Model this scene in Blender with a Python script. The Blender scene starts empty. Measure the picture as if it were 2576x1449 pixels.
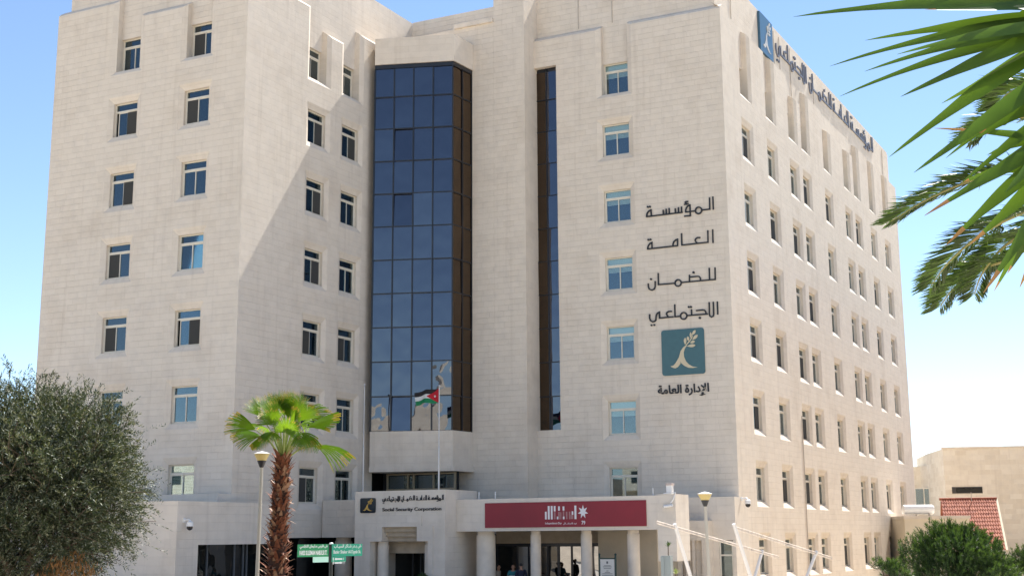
import bpy, bmesh, math, random
import numpy as np
from mathutils import Vector, Matrix
R = math.radians
random.seed(7); rng = np.random.default_rng(7)
S = bpy.context.scene
COL = S.collection

# ---------------------------------------------------------------- camera
F_PX, CX, CY, IW, IH = 3445.183, 1314.307, 633.79, 2576., 1449.
YAW, PITCH, ROLL = -0.46599, 0.20422, -0.00820
CAM = np.array([20.836, -64.383, 3.1])
_f = np.array([math.sin(YAW)*math.cos(PITCH), math.cos(YAW)*math.cos(PITCH), math.sin(PITCH)])
_r = np.array([math.cos(YAW), -math.sin(YAW), 0.]); _u = np.cross(_r, _f)
_c, _s = math.cos(ROLL), math.sin(ROLL)
RGT, UPV, FWD = _c*_r+_s*_u, -_s*_r+_c*_u, _f
cd = bpy.data.cameras.new('camera'); cam = bpy.data.objects.new('camera', cd); COL.objects.link(cam)
cd.sensor_width = 36; cd.lens = F_PX/IW*36
cd.shift_x = (IW/2-CX)/IW; cd.shift_y = (CY-IH/2)/IW
cd.clip_start = .1; cd.clip_end = 4000
m = Matrix.Identity(4)
for i in range(3):
    m[i][0], m[i][1], m[i][2], m[i][3] = RGT[i], UPV[i], -FWD[i], CAM[i]
cam.matrix_world = m
S.camera = cam

def ray(px, py):
    return FWD + RGT*(px-CX)/F_PX - UPV*(py-CY)/F_PX
def at(px, py, d):
    """point seen at (px, py) at depth d in metres"""
    return Vector(CAM + ray(px, py)*d)
def on(px, py, ax, v):
    """point seen at (px, py) on the world plane axis ax = v"""
    q = ray(px, py); return Vector(CAM + q*((v-CAM[ax])/q[ax]))

# ---------------------------------------------------------------- sky, sun, exposure
SUN = Vector((.08, .71, 1.0)).normalized()
elev = math.asin(SUN.z); azim = math.atan2(SUN.x, SUN.y)
w = bpy.data.worlds.new('World'); S.world = w; w.use_nodes = True
nt = w.node_tree; bg = nt.nodes['Background']
sky = nt.nodes.new('ShaderNodeTexSky'); sky.sky_type = 'NISHITA'; sky.sun_disc = False
sky.sun_elevation = elev; sky.sun_rotation = azim
sky.altitude = 800; sky.air_density = .85; sky.dust_density = .0; sky.ozone_density = 1.3
nt.links.new(sky.outputs[0], bg.inputs[0]); bg.inputs[1].default_value = .085
sl = bpy.data.lights.new('sun', 'SUN'); sl.energy = 4.4; sl.angle = R(.5); sl.color = (1, .95, .87)
so = bpy.data.objects.new('sun', sl); COL.objects.link(so)
so.rotation_euler = SUN.to_track_quat('Z', 'Y').to_euler(); so.location = (0, 0, 80)
S.view_settings.view_transform = 'Standard'; S.view_settings.look = 'None'
S.view_settings.exposure = 1.35; S.view_settings.gamma = 1

# ---------------------------------------------------------------- helpers
def setp(o, label=None, cat=None, group=None, kind=None):
    for k, v in (('label', label), ('category', cat), ('group', group), ('kind', kind)):
        if v: o[k] = v
    return o
def thing(name, label, cat, loc=(0, 0, 0), group=None):
    o = bpy.data.objects.new(name, None); COL.objects.link(o); o.location = loc
    o.empty_display_size = .3
    return setp(o, label, cat, group)
def wloc(o):
    v = Vector((0, 0, 0))
    while o is not None: v = v + Vector(o.location); o = o.parent
    return v
def link(name, me, parent=None, loc=(0, 0, 0)):
    o = bpy.data.objects.new(name, me); COL.objects.link(o); o.parent = parent; o.location = loc
    return o
def copy_tree(o, parent=None):
    c = o.copy(); COL.objects.link(c); c.parent = parent
    for ch in list(o.children): copy_tree(ch, c)
    return c

class MB:
    def __init__(s): s.v = []; s.f = []; s.m = []; s.cur = 0
    def add(s, vs, fs):
        b = len(s.v); s.v += [tuple(float(a) for a in p) for p in vs]
        for q in fs: s.f.append(tuple(b+i for i in q)); s.m.append(s.cur)
    def poly(s, *p): s.add(p, [tuple(range(len(p)))])
    def box(s, x0, x1, y0, y1, z0, z1):
        s.add([(x0,y0,z0),(x1,y0,z0),(x1,y1,z0),(x0,y1,z0),(x0,y0,z1),(x1,y0,z1),(x1,y1,z1),(x0,y1,z1)],
              [(3,2,1,0),(4,5,6,7),(0,1,5,4),(1,2,6,5),(2,3,7,6),(3,0,4,7)])
    def obox(s, c, ux, uy, uz):
        c, ux, uy, uz = map(Vector, (c, ux, uy, uz))
        s.add([c-ux-uy-uz,c+ux-uy-uz,c+ux+uy-uz,c-ux+uy-uz,c-ux-uy+uz,c+ux-uy+uz,c+ux+uy+uz,c-ux+uy+uz],
              [(3,2,1,0),(4,5,6,7),(0,1,5,4),(1,2,6,5),(2,3,7,6),(3,0,4,7)])
    def tube(s, pts, rad, n=8, cap=True):
        pts = [Vector(p) for p in pts]
        if not hasattr(rad, '__len__'): rad = [rad]*len(pts)
        b = len(s.v); ref = None
        for i, p in enumerate(pts):
            d = (pts[min(i+1, len(pts)-1)]-pts[max(i-1, 0)]).normalized()
            if ref is None: ref = Vector((1, 0, 0)) if abs(d.x) < .8 else Vector((0, 1, 0))
            a = (ref-d*ref.dot(d)).normalized(); c = d.cross(a); ref = a
            for k in range(n):
                t = 2*math.pi*k/n; s.v.append(tuple(p+a*rad[i]*math.cos(t)+c*rad[i]*math.sin(t)))
        fs = []
        for i in range(len(pts)-1):
            for k in range(n):
                fs.append((b+i*n+k, b+i*n+(k+1) % n, b+(i+1)*n+(k+1) % n, b+(i+1)*n+k))
        if cap: fs += [tuple(b+k for k in reversed(range(n))), tuple(b+(len(pts)-1)*n+k for k in range(n))]
        s.f += fs; s.m += [s.cur]*len(fs)
    def lathe(s, c, prof, n=16):
        """prof: (radius, z) pairs, about the vertical through c"""
        c = Vector(c); s.tube([c+Vector((0, 0, z)) for r, z in prof], [max(r, 1e-4) for r, z in prof], n)
    def prism(s, pts, O, U, V, N, t0, t1):
        """flat outline pts (u,v) in frame O,U,V pushed from t0 to t1 along N"""
        O, U, V, N = map(Vector, (O, U, V, N)); n = len(pts)
        a = [O+U*p[0]+V*p[1]+N*t0 for p in pts]; b = [O+U*p[0]+V*p[1]+N*t1 for p in pts]
        s.add(a+b, [tuple(range(n-1, -1, -1)), tuple(range(n, 2*n))]+[(i, (i+1) % n, n+(i+1) % n, n+i) for i in range(n)])
    def build(s, name, mat, parent=None, smooth=False, uv=True, loc=None):
        me = bpy.data.meshes.new(name)
        off = wloc(parent) if parent is not None else Vector((0, 0, 0))
        if loc is not None: off = off+Vector(loc)
        vs = np.array(s.v, dtype=float)-np.array(off)
        me.from_pydata(vs.tolist(), [], s.f)
        for mm in (mat if isinstance(mat, (list, tuple)) else [mat]): me.materials.append(mm)
        if isinstance(mat, (list, tuple)): me.polygons.foreach_set('material_index', s.m)
        if smooth: me.polygons.foreach_set('use_smooth', [True]*len(s.f))
        if uv and s.f:
            lay = me.uv_layers.new(name='UVMap'); data = np.zeros((len(me.loops), 2))
            V = np.array(s.v, dtype=float); k = 0
            for q in s.f:
                P = V[list(q)]
                n = np.cross(P[1]-P[0], P[2]-P[0])
                if len(q) > 3 and np.linalg.norm(n) < 1e-9: n = np.cross(P[2]-P[0], P[3]-P[0])
                L = np.linalg.norm(n); n = n/L if L > 0 else n
                if abs(n[2]) > .75: data[k:k+len(q)] = P[:, :2]
                else:
                    t = np.array([-n[1], n[0], 0]); t /= max(np.linalg.norm(t), 1e-9)
                    data[k:k+len(q), 0] = P@t; data[k:k+len(q), 1] = P[:, 2]
                k += len(q)
            lay.data.foreach_set('uv', data.ravel())
        me.update()
        return link(name, me, parent, loc if loc is not None else (0, 0, 0))

# ---------------------------------------------------------------- materials
MATS = {}
def mat(name, col, rough=.6, metal=0, spec=.5, ior=1.5, var=0, vscale=4, bump=0, bscale=20, trans=0, emit=0):
    if name in MATS: return MATS[name]
    M = bpy.data.materials.new(name); M.use_nodes = True; N = M.node_tree; b = N.nodes['Principled BSDF']
    b.inputs['Base Color'].default_value = (*col, 1); b.inputs['Roughness'].default_value = rough
    b.inputs['Metallic'].default_value = metal; b.inputs['IOR'].default_value = ior
    b.inputs['Specular IOR Level'].default_value = spec
    L = N.links
    if var or bump:
        g = N.nodes.new('ShaderNodeNewGeometry')
        n = N.nodes.new('ShaderNodeTexNoise'); n.inputs['Scale'].default_value = vscale; n.inputs['Detail'].default_value = 5
        L.new(g.outputs['Position'], n.inputs['Vector'])
        if var:
            mr = N.nodes.new('ShaderNodeMapRange'); mr.inputs[1].default_value = .3; mr.inputs[2].default_value = .7
            mr.inputs[3].default_value = 1-var; mr.inputs[4].default_value = 1+var
            L.new(n.outputs[0], mr.inputs[0])
            mx = N.nodes.new('ShaderNodeVectorMath'); mx.operation = 'SCALE'; mx.inputs[0].default_value = col
            L.new(mr.outputs[0], mx.inputs['Scale']); L.new(mx.outputs[0], b.inputs['Base Color'])
        if bump:
            n2 = N.nodes.new('ShaderNodeTexNoise'); n2.inputs['Scale'].default_value = bscale; n2.inputs['Detail'].default_value = 6
            L.new(g.outputs['Position'], n2.inputs['Vector'])
            bp = N.nodes.new('ShaderNodeBump'); bp.inputs['Strength'].default_value = bump; bp.inputs['Distance'].default_value = .02
            L.new(n2.outputs[0], bp.inputs['Height']); L.new(bp.outputs[0], b.inputs['Normal'])
    if trans:
        t = N.nodes.new('ShaderNodeBsdfTranslucent')
        t.inputs[0].default_value = (min(1, col[0]*2.3), min(1, col[1]*2.0), col[2]*.9, 1)
        ms = N.nodes.new('ShaderNodeMixShader'); ms.inputs[0].default_value = trans
        L.new(b.outputs[0], ms.inputs[1]); L.new(t.outputs[0], ms.inputs[2])
        L.new(ms.outputs[0], N.nodes['Material Output'].inputs[0])
    MATS[name] = M; return M

def stone(name, c1, c2, bw=.62, bh=.30, bumpd=.018, stain=(.36, .29, .21), rough_n=.5, mortar=.007):
    M = bpy.data.materials.new(name); M.use_nodes = True; N = M.node_tree; L = N.links; b = N.nodes['Principled BSDF']
    b.inputs['Roughness'].default_value = .85; b.inputs['Specular IOR Level'].default_value = .25
    uv = N.nodes.new('ShaderNodeUVMap')
    g = N.nodes.new('ShaderNodeNewGeometry')
    def brick(ca, cb, cm):
        k = N.nodes.new('ShaderNodeTexBrick'); L.new(uv.outputs[0], k.inputs['Vector'])
        k.inputs['Color1'].default_value = (*ca, 1); k.inputs['Color2'].default_value = (*cb, 1); k.inputs['Mortar'].default_value = (*cm, 1)
        k.inputs['Scale'].default_value = 1; k.inputs['Mortar Size'].default_value = mortar; k.inputs['Mortar Smooth'].default_value = .3
        k.inputs['Brick Width'].default_value = bw; k.inputs['Row Height'].default_value = bh; k.offset = .43; k.squash = 1.35; k.squash_frequency = 3
        return k
    mo = tuple(a*.97 for a in c1)
    k1 = brick(c1, c2, mo)
    def noise(sc, det=4, vec=None, rg=.5):
        n = N.nodes.new('ShaderNodeTexNoise'); n.inputs['Scale'].default_value = sc; n.inputs['Detail'].default_value = det; n.inputs['Roughness'].default_value = rg
        L.new(vec if vec is not None else g.outputs['Position'], n.inputs['Vector']); return n
    def mix(fac, a, bcol, mode='MIX'):
        x = N.nodes.new('ShaderNodeMix'); x.data_type = 'RGBA'; x.blend_type = mode
        L.new(fac, x.inputs['Factor']); L.new(a, x.inputs['A'])
        if isinstance(bcol, tuple): x.inputs['B'].default_value = (*bcol, 1)
        else: L.new(bcol, x.inputs['B'])
        return x.outputs['Result']
    def rangev(v, a, bb, c, d):
        x = N.nodes.new('ShaderNodeMapRange'); L.new(v, x.inputs[0])
        for i, q in enumerate((a, bb, c, d)): x.inputs[1+i].default_value = q
        return x.outputs[0]
    col = k1.outputs['Color']
    # broad patches of ochre weathering, soft grey patches, vertical run-off streaks
    col = mix(rangev(noise(.42, 6, None, .6).outputs[0], .52, .78, 0, .34), col, stain)
    col = mix(rangev(noise(1.9, 5, None, .6).outputs[0], .45, .75, 0, .22), col, (.47, .43, .40))
    mp = N.nodes.new('ShaderNodeMapping'); mp.inputs['Scale'].default_value = (2.6, 2.6, .13); L.new(g.outputs['Position'], mp.inputs[0])
    col = mix(rangev(noise(1.0, 4, mp.outputs[0], .6).outputs[0], .55, .8, 0, .30), col, (.42, .34, .26))
    L.new(col, b.inputs['Base Color'])
    # relief: recessed joints, every block pushed a little, rough face
    k2 = brick((0, 0, 0), (1, 1, 1), (0, 0, 0))
    sep = N.nodes.new('ShaderNodeSeparateColor'); L.new(k2.outputs['Color'], sep.inputs[0])
    def mth(op, a, bb):
        x = N.nodes.new('ShaderNodeMath'); x.operation = op
        for i, q in enumerate((a, bb)):
            if isinstance(q, (int, float)): x.inputs[i].default_value = q
            else: L.new(q, x.inputs[i])
        return x.outputs[0]
    h = mth('MULTIPLY', sep.outputs[0], .35)
    h = mth('ADD', h, mth('MULTIPLY', mth('SUBTRACT', 1, k1.outputs['Fac']), .4))
    h = mth('ADD', h, mth('MULTIPLY', noise(7, 6, None, .65).outputs[0], rough_n))
    bp = N.nodes.new('ShaderNodeBump'); bp.inputs['Strength'].default_value = .8; bp.inputs['Distance'].default_value = bumpd
    L.new(h, bp.inputs['Height']); L.new(bp.outputs[0], b.inputs['Normal'])
    MATS[name] = M; return M

def glass(name, tint, refl, see=0., wav=.0, hue=(.93, .96, 1)):
    """tinted reflective glazing: mirror share by angle over a dark or see-through body"""
    M = bpy.data.materials.new(name); M.use_nodes = True; N = M.node_tree; L = N.links
    N.nodes.remove(N.nodes['Principled BSDF'])
    gl = N.nodes.new('ShaderNodeBsdfGlossy'); gl.inputs['Roughness'].default_value = .015; gl.inputs[0].default_value = (*hue, 1)
    df = N.nodes.new('ShaderNodeBsdfDiffuse'); df.inputs[0].default_value = (*tint, 1)
    body = df.outputs[0]
    if see:
        tr = N.nodes.new('ShaderNodeBsdfTransparent'); tr.inputs[0].default_value = (.62, .72, .74, 1) if see < .8 else (.90, .95, .93, 1)
        m0 = N.nodes.new('ShaderNodeMixShader'); m0.inputs[0].default_value = see
        L.new(body, m0.inputs[1]); L.new(tr.outputs[0], m0.inputs[2]); body = m0.outputs[0]
    lw = N.nodes.new('ShaderNodeFresnel'); lw.inputs[0].default_value = 1.5
    mr = N.nodes.new('ShaderNodeMapRange'); mr.inputs[1].default_value = .04; mr.inputs[2].default_value = 1
    mr.inputs[3].default_value = refl; mr.inputs[4].default_value = 1; L.new(lw.outputs[0], mr.inputs[0])
    if wav:
        g = N.nodes.new('ShaderNodeNewGeometry'); n = N.nodes.new('ShaderNodeTexNoise'); n.inputs['Scale'].default_value = .9; n.inputs['Detail'].default_value = 1
        L.new(g.outputs['Position'], n.inputs['Vector']); bp = N.nodes.new('ShaderNodeBump'); bp.inputs['Distance'].default_value = wav; bp.inputs['Strength'].default_value = 1
        L.new(n.outputs[0], bp.inputs['Height']); L.new(bp.outputs[0], gl.inputs['Normal'])
    ms = N.nodes.new('ShaderNodeMixShader'); L.new(mr.outputs[0], ms.inputs[0]); L.new(body, ms.inputs[1]); L.new(gl.outputs[0], ms.inputs[2])
    L.new(ms.outputs[0], N.nodes['Material Output'].inputs[0])
    MATS[name] = M; return M

STONE = stone('limestone', (.755, .67, .565), (.72, .635, .53), stain=(.47, .37, .27))
STONE_S = stone('dressed_limestone', (.745, .665, .565), (.71, .63, .53), bw=.8, bh=.34, bumpd=.012, rough_n=.35)
STONE_Y = stone('yellow_limestone', (.50, .42, .31), (.44, .36, .265), bw=.75, bh=.33, bumpd=.015)
SMOOTH = mat('plain_stone', (.71, .63, .53), .8, var=.10, vscale=2, bump=.3, bscale=14)
ALU = mat('cream_aluminium', (.70, .65, .55), .45, var=.05)
WHITE = mat('white_paint', (.78, .77, .75), .45, var=.05)
DARKM = mat('dark_mullion', (.012, .014, .02), .35)
INTER = mat('dark_interior', (.012, .012, .013), .9)
BLACK = mat('black_letter', (.012, .013, .018), .45)
PANE = glass('window_glass', (.010, .026, .034), .12, .62, 0, (.80, .93, 1))
CLEAR = glass('clear_window_glass', (.010, .026, .034), .10, .93, 0, (.80, .93, 1))
LOBBY = glass('lobby_glass', (.01, .009, .008), .34, 0, .012)
CURT = glass('curtain_glass', (.005, .006, .016), .125, 0, .014, (.84, .89, 1))
CURT_REFL = glass('curtain_glass_painted_reflection', (.010, .006, .004), .085, 0, .012, (.95, .74, .56))  # curtain glass browned: the reflected stone is put into its colour
DARKG = glass('dark_glass', (.006, .007, .007), .07, 0, .02)
SCREEN = mat('fly_screen', (.045, .045, .042), .9)
BLIND = mat('window_blind', (.78, .84, .78), .8)
CURTAINM = mat('teal_blind', (.32, .66, .64), .8)
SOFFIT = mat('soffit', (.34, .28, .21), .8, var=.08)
ASPH = mat('asphalt', (.075, .073, .07), .9, var=.15, bump=.4, bscale=60)
PAVE = mat('paving', (.58, .52, .44), .85, var=.12, vscale=1.5)
SOIL = mat('dry_soil', (.47, .39, .295), .95, var=.2, vscale=.6, bump=.6, bscale=8)

# ---------------------------------------------------------------- ground and street
def gz(y):
    t = min(1, max(0, (-42-y)/16)); return 1.5*t*t*(3-2*t)
mb = MB()
ys = [400, 120, 60, 20, 0, -20, -34, -40] + [-42-i*2 for i in range(9)] + [-66, -70, -90, -140, -400]
xs = [-500, -160, -80, -40, -10, 20, 50, 90, 160, 500]
b0 = [(x, y, gz(y)) for y in ys for x in xs]
mb.add(b0, [(j*len(xs)+i, (j+1)*len(xs)+i, (j+1)*len(xs)+i+1, j*len(xs)+i+1) for j in range(len(ys)-1) for i in range(len(xs)-1)])
setp(mb.build('ground', SOIL), kind='structure')
mb = MB(); mb.box(-70, 40, -27, -1.0, -.2, .10)
setp(mb.build('forecourt', PAVE), kind='structure')
mb = MB(); mb.poly((-300, -41, .006), (300, -41, .006), (300, -34, .006), (-300, -34, .006))
setp(mb.build('road', ASPH), kind='structure')
mb = MB()
mb.box(-300, 300, -34, -27.02, -.2, .13)
setp(mb.build('pavement', PAVE), kind='structure')
mb = MB()
for i in range(-30, 30): mb.poly((i*5, -37.57, .012), (i*5+2.4, -37.57, .012), (i*5+2.4, -37.43, .012), (i*5, -37.43, .012))
setp(mb.build('road_marking', WHITE), kind='structure')

# ================================================================ MAIN BUILDING
BLD = thing('office_building', 'pale limestone office block, eight storeys, with stepped wings and a dark glass bay', 'office building', (0, 0, 0))
XB, YA, XL = -18.634, -14.968, -30.95
ZT = [27.9, 24.41, 20.81, 17.21, 13.6, 10.02, 6.43, 2.85]      # tops of the window frames, floor by floor
HI, WI, MO = 1.73, .76, .27                                    # height, half width, chamfer margin
ZREC = ZT[0]-HI-.27                                            # the top row stands in open slots
D1, D2, DU = .12, .26, .42
ROOF = 32.62

def facade(name, P_, s0, s1, z0, cols, tops, rows_of, end0=True, end1=True, caps=(True, True)):
    """stone skin with chamfered window recesses; P(s, z, d) -> point, d = depth behind the face"""
    P = P_; mb = MB(); q = lambda *a: mb.poly(*[P(*t) for t in a])
    RF = ROOF if (end0 or P is PF) else ROOF-.003
    cols = sorted(cols); edges = [s0]
    for c in cols: edges += [c-WI-MO, c+WI+MO]
    edges.append(s1)
    for i in range(0, len(edges), 2):                          # plain strips and their raised tops
        a, b, t = edges[i], edges[i+1], tops[i//2]
        q((a, z0, 0), (b, z0, 0), (b, ZREC, 0), (a, ZREC, 0))
        q((a, ZREC, 0), (b, ZREC, 0), (b, t, 0), (a, t, 0))
        la = a if i == 0 else a-MO; lb = b if i+2 >= len(edges) else b+MO
        q((a, t, 0), (b, t, 0), (lb, t+.14, D1), (la, t+.14, D1)); q((la, t+.14, D1), (lb, t+.14, D1), (lb, t+.34, DU), (la, t+.34, DU))
        for (e, l, first) in ((a, la, i == 0), (b, lb, i+2 >= len(edges))):
            if first:
                if caps[0 if i == 0 and e == a else 1]: q((e, z0, 0), (e, t, 0), (e, t+.34, DU), (e, z0, DU))
            else:
                q((e, ZREC, 0), (e, t, 0), (l, t+.14, D1), (l, ZREC+.2, D1)); q((l, ZREC+.2, D1), (l, t+.14, D1), (l, t+.34, DU), (l, ZREC+.2, DU))
    for ci, c in enumerate(cols):
        a, b = c-WI-MO, c+WI+MO; ia, ib = c-WI, c+WI
        q((a, ZREC, 0), (b, ZREC, 0), (ib, ZREC+.2, D1), (ia, ZREC+.2, D1)); q((ia, ZREC+.2, D1), (ib, ZREC+.2, D1), (ib, ZREC+.2, DU), (ia, ZREC+.2, DU))
        top = ZREC
        for zt in rows_of(ci):
            zi1, zi0 = zt, zt-HI; zo1, zo0 = zi1+.31, zi0-.27
            if zi0 < z0+.3: zo0 = max(zo0, z0)
            q((a, zo1, 0), (b, zo1, 0), (b, top, 0), (a, top, 0))
            O = [(a, zo0), (b, zo0), (b, zo1), (a, zo1)]; I = [(ia, zi0), (ib, zi0), (ib, zi1), (ia, zi1)]
            for k in range(4):
                o0, o1, i0, i1 = O[k], O[(k+1) % 4], I[k], I[(k+1) % 4]
                q((*o0, 0), (*o1, 0), (*i1, D1), (*i0, D1)); q((*i0, D1), (*i1, D1), (*i1, D2+.06), (*i0, D2+.06))
            top = zo0
        if top > z0+.01: q((a, z0, 0), (b, z0, 0), (b, top, 0), (a, top, 0))
    # recessed upper wall behind the slots
    u0, u1 = s0+(0.62 if end0 else DU if P is not PF else 0), s1-(DU if end1 else 0)
    e2 = [u0]
    for c in cols: e2 += [c-WI, c+WI]
    e2.append(u1)
    for i in range(0, len(e2), 2): q((e2[i], ZREC, DU), (e2[i+1], ZREC, DU), (e2[i+1], ROOF, DU), (e2[i], ROOF, DU))
    for c in cols:
        ia, ib = c-WI, c+WI; zi1, zi0 = ZT[0], ZREC+.2
        q((ia, zi1, DU), (ib, zi1, DU), (ib, ROOF, DU), (ia, ROOF, DU))
        I = [(ia, zi0), (ib, zi0), (ib, zi1), (ia, zi1)]
        for k in range(4): q((*I[k], DU), (*I[(k+1) % 4], DU), (*I[(k+1) % 4], DU+.24), (*I[k], DU+.24))
    q((u0, RF, DU), (u1, RF, DU), (u1, RF, DU+.35), (u0, RF, DU+.35))
    q((u0, ROOF, DU+.35), (u1, ROOF, DU+.35), (u1, ROOF-1, DU+.35), (u0, ROOF-1, DU+.35))
    for e, on_ in ((u0, caps[0]), (u1, caps[1])):
        if on_: q((e, ZREC, DU), (e, RF, DU), (e, RF, DU+.35), (e, ZREC, DU+.35))
    return mb.build(name, STONE, BLD)

PA = lambda s, z, d: (s, YA+d, z)
PB = lambda s, z, d: (XB-d, s, z)
PF = lambda s, z, d: (s, d, z)
PG = lambda s, z, d: (-d, s, z)
colsA, colsB, colsF = [-26.15, -21.65], [-8.98, -5.93], [-6.02]
colsG = [3.95, 8.55, 13.1, 15.9, 21.1, 26.4, 29.25, 33.9, 38.5]
T0, T1 = 29.77, 28.75
rowsG = lambda ci: [ZT[1], ZT[2], ZT[3]] + [ZT[4]-(-.12 if ci < 2 else .16 if ci > 6 else .05)] + ZT[5:]
facade('wall', PA, XL, XB, 0, colsA, [T0, T1, T0], lambda ci: ZT[1:7], True, True, (True, False))
facade('wall', PB, YA, -3.55, 3.1, colsB, [T0, T1, T0], lambda ci: ZT[1:7], False, False, (False, True))
facade('wall', PG, 0, 42.75, 0, colsG, [T0, T0, T0, T1, T0, T1, T0-1.02, T0, T0, T0], rowsG, False, True, (False, True))
# F wall: right of the glass slot
SX0, SX1 = -10.745, -9.415
ZF = ZT[1:5]+[ZT[5]-.24, ZT[6]]
facade('wall', PF, SX1, 0, 3.3, colsF, [T0, T0], lambda ci: ZF, False, True, (False, False))
mb = MB()                                                     # wall over and under the slot glazing
for a, b in ((3.3, 8.45), (28.22, T0)):
    mb.poly((SX0, 0, a), (SX1, 0, a), (SX1, 0, b), (SX0, 0, b))
    mb.poly((SX0, 0, b if a < 5 else a), (SX1, 0, b if a < 5 else a), (SX1, .32, b if a < 5 else a), (SX0, .32, b if a < 5 else a))
mb.poly((SX1, 0, 8.45), (SX1, 0, 28.22), (SX1, .32, 28.22), (SX1, .32, 8.45))
mb.poly((SX0, 0, T0), (SX1, 0, T0), (SX1, DU, T0+.34), (SX0, DU, T0+.34))
mb.poly((SX0, DU, T0), (SX1, DU, T0), (SX1, DU, ROOF), (SX0, DU, ROOF))
mb.build('wall', STONE, BLD)
# thin reveal pipes and joints on the upper walls
mb = MB()
PIPE = mat('grey_pipe', (.52, .46, .39), .6)
for p0, p1, r_ in [((s, DU-.03, 30.2), (s, DU-.03, ROOF-.2), .03) for s in (-8.2, -6.2)]+[((-DU+.03, s, 29.2), (-DU+.03, s, ROOF-.3), .022) for s in (3.1, 11.2, 12.35, 14.6, 20.0, 40.3)]+[((.02, 11.9, .2), (.02, 11.9, 9.6), .022)]:
    mb = MB(); mb.tube([p0, p1], r_, 6); mb.build('drain_pipe', PIPE, BLD)
# pier D and the wall behind the bay
mb = MB(); mb.box(-12.62, SX0, -1.2, .5, 3.3, 32.8); mb.build('stone_pier', STONE, BLD)
mb = MB(); mb.box(-18.4, -12.623, -1.2, .5, 3.2, 30.85); mb.build('wall', STONE, BLD)
mb = MB(); mb.box(-15.05, -12.623, -1.34, .5, 30.853, 31.07); mb.build('roof_slab', SMOOTH, BLD)
mb = MB(); mb.box(-19.05, -12.623, .8, 1.2, 29, 32.66); mb.build('parapet', STONE, BLD)
mb = MB(); mb.box(XB-DU-.34, XB-DU-.002, -3.547, .797, 27, ROOF-.003); mb.build('wall', STONE, BLD)
# ---- glass bay
BL, BR, BK = Vector((-18.22, -4.40, 0)), Vector((-14.15, -3.02, 0)), Vector((-14.0, -1.2, 0))   # the bay is turned a little out of the wall line
def unit(v): return v/v.length
fdn = unit(BR-BL); fnn = Vector((fdn.y, -fdn.x, 0)); sdn = unit(BK-BR); snn = Vector((sdn.y, -sdn.x, 0)); Wf = (BR-BL).length; sl_ = (BK-BR).length
mb = MB()
def ring(mb, out, z0, z1, lip=.0):
    a, b, c = BL+fnn*out, BR+(fnn+snn)*out*.9, BK+snn*out
    p = [(XB+.03, -3.6-out), (a.x, a.y), (b.x, b.y), (c.x, c.y), (XB+.03, -1.202)]
    mb.prism(p, (0, 0, 0), (1, 0, 0), (0, 1, 0), (0, 0, 1), z0, z1)
ring(mb, .12, 28.26, 29.75); mb.build('bay_cap', STONE_S, BLD)
mb = MB(); ring(mb, .06, 6.62, 8.42); ring(mb, .16, 6.36, 6.617); mb.build('bay_base', STONE_S, BLD)
mb = MB(); ring(mb, -.10, 8.423, 28.257)
ring(mb, .05, 28.03, 28.255)
cw = Wf/4
front = lambda s, z, d=0.: BL+fdn*s-fnn*d+Vector((0, 0, z))
side = lambda s, z, d=0.: BR+sdn*s-snn*d+Vector((0, 0, z))
zr = [8.42+1.8*k if k < 11 else 28.04 for k in range(12)]
fx = [0, cw, 2*cw, 3*cw, Wf]; sx_ = [0, sl_/2, sl_]
for x in fx: mb.obox(front(x, (8.42+28.04)/2, .0), fdn*.035, fnn*.045, (0, 0, 9.81))
for x in sx_[1:]: mb.obox(side(x, (8.42+28.04)/2, .0), sdn*.03, snn*.045, (0, 0, 9.81))
for z in zr[1:-1]:
    mb.obox(front(Wf/2, z), fdn*Wf/2, fnn*.04, (0, 0, .03)); mb.obox(side(sl_/2, z), sdn*(sl_/2), snn*.04, (0, 0, .03))
CW = mb.build('curtain_wall', DARKM, BLD)
def pane(P, s0, s1, z0, z1, parent, tilt=None, m_=CURT):
    a, b = (tilt if tilt else (random.gauss(0, .005), random.gauss(0, .009)))
    mb = MB(); d = lambda s, z: .01+a*(s-(s0+s1)/2)*2+b*(z-z0)
    p = [P(s, z, d(s, z)) for s, z in ((s0, z0), (s1, z0), (s1, z1), (s0, z1))]
    p2 = [P(s, z, d(s, z)+.025) for s, z in ((s0, z0), (s1, z0), (s1, z1), (s0, z1))]
    mb.add(p+p2, [(0, 1, 2, 3), (7, 6, 5, 4), (0, 4, 5, 1), (1, 5, 6, 2), (2, 6, 7, 3), (3, 7, 4, 0)])
    mb.build('glass_pane', m_, parent)
for r in range(11):
    for c in range(4):
        t = None
        if (c == 1 and r in (0, 6, 8)): t = (0, .05)          # top-hung panes standing ajar
        pane(front, fx[c]+.03, fx[c+1]-.03, zr[r]+.028, zr[r+1]-.028, CW, t)
    for c in range(2): pane(side, sx_[c]+.03, sx_[c+1]-.03, zr[r]+.028, zr[r+1]-.028, CW, None, CURT_REFL)
# windows under the bay
mb = MB(); mb.box(XB+.1, -14.05, -2.6, -2.45, 3.2, 6.36); mb.build('interior_wall', INTER, BLD)
mb = MB(); ya, yb = -2.75, -2.62
for x in (-18.2, -16.95, -16.6, -15.4, -14.15): mb.box(x-.04, x+.04, ya, yb, 4.2, 6.3)
for z in (5.5, 6.28): mb.box(-18.25, -14.1, ya-.01, yb-.01, z-.04, z+.04)
FR = mb.build('window', mat('bronze_frame', (.30, .25, .17), .5), BLD)
mb = MB(); mb.box(-18.2, -14.15, -2.66, -2.64, 4.2, 6.2); mb.build('pane', PANE, FR)
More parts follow.
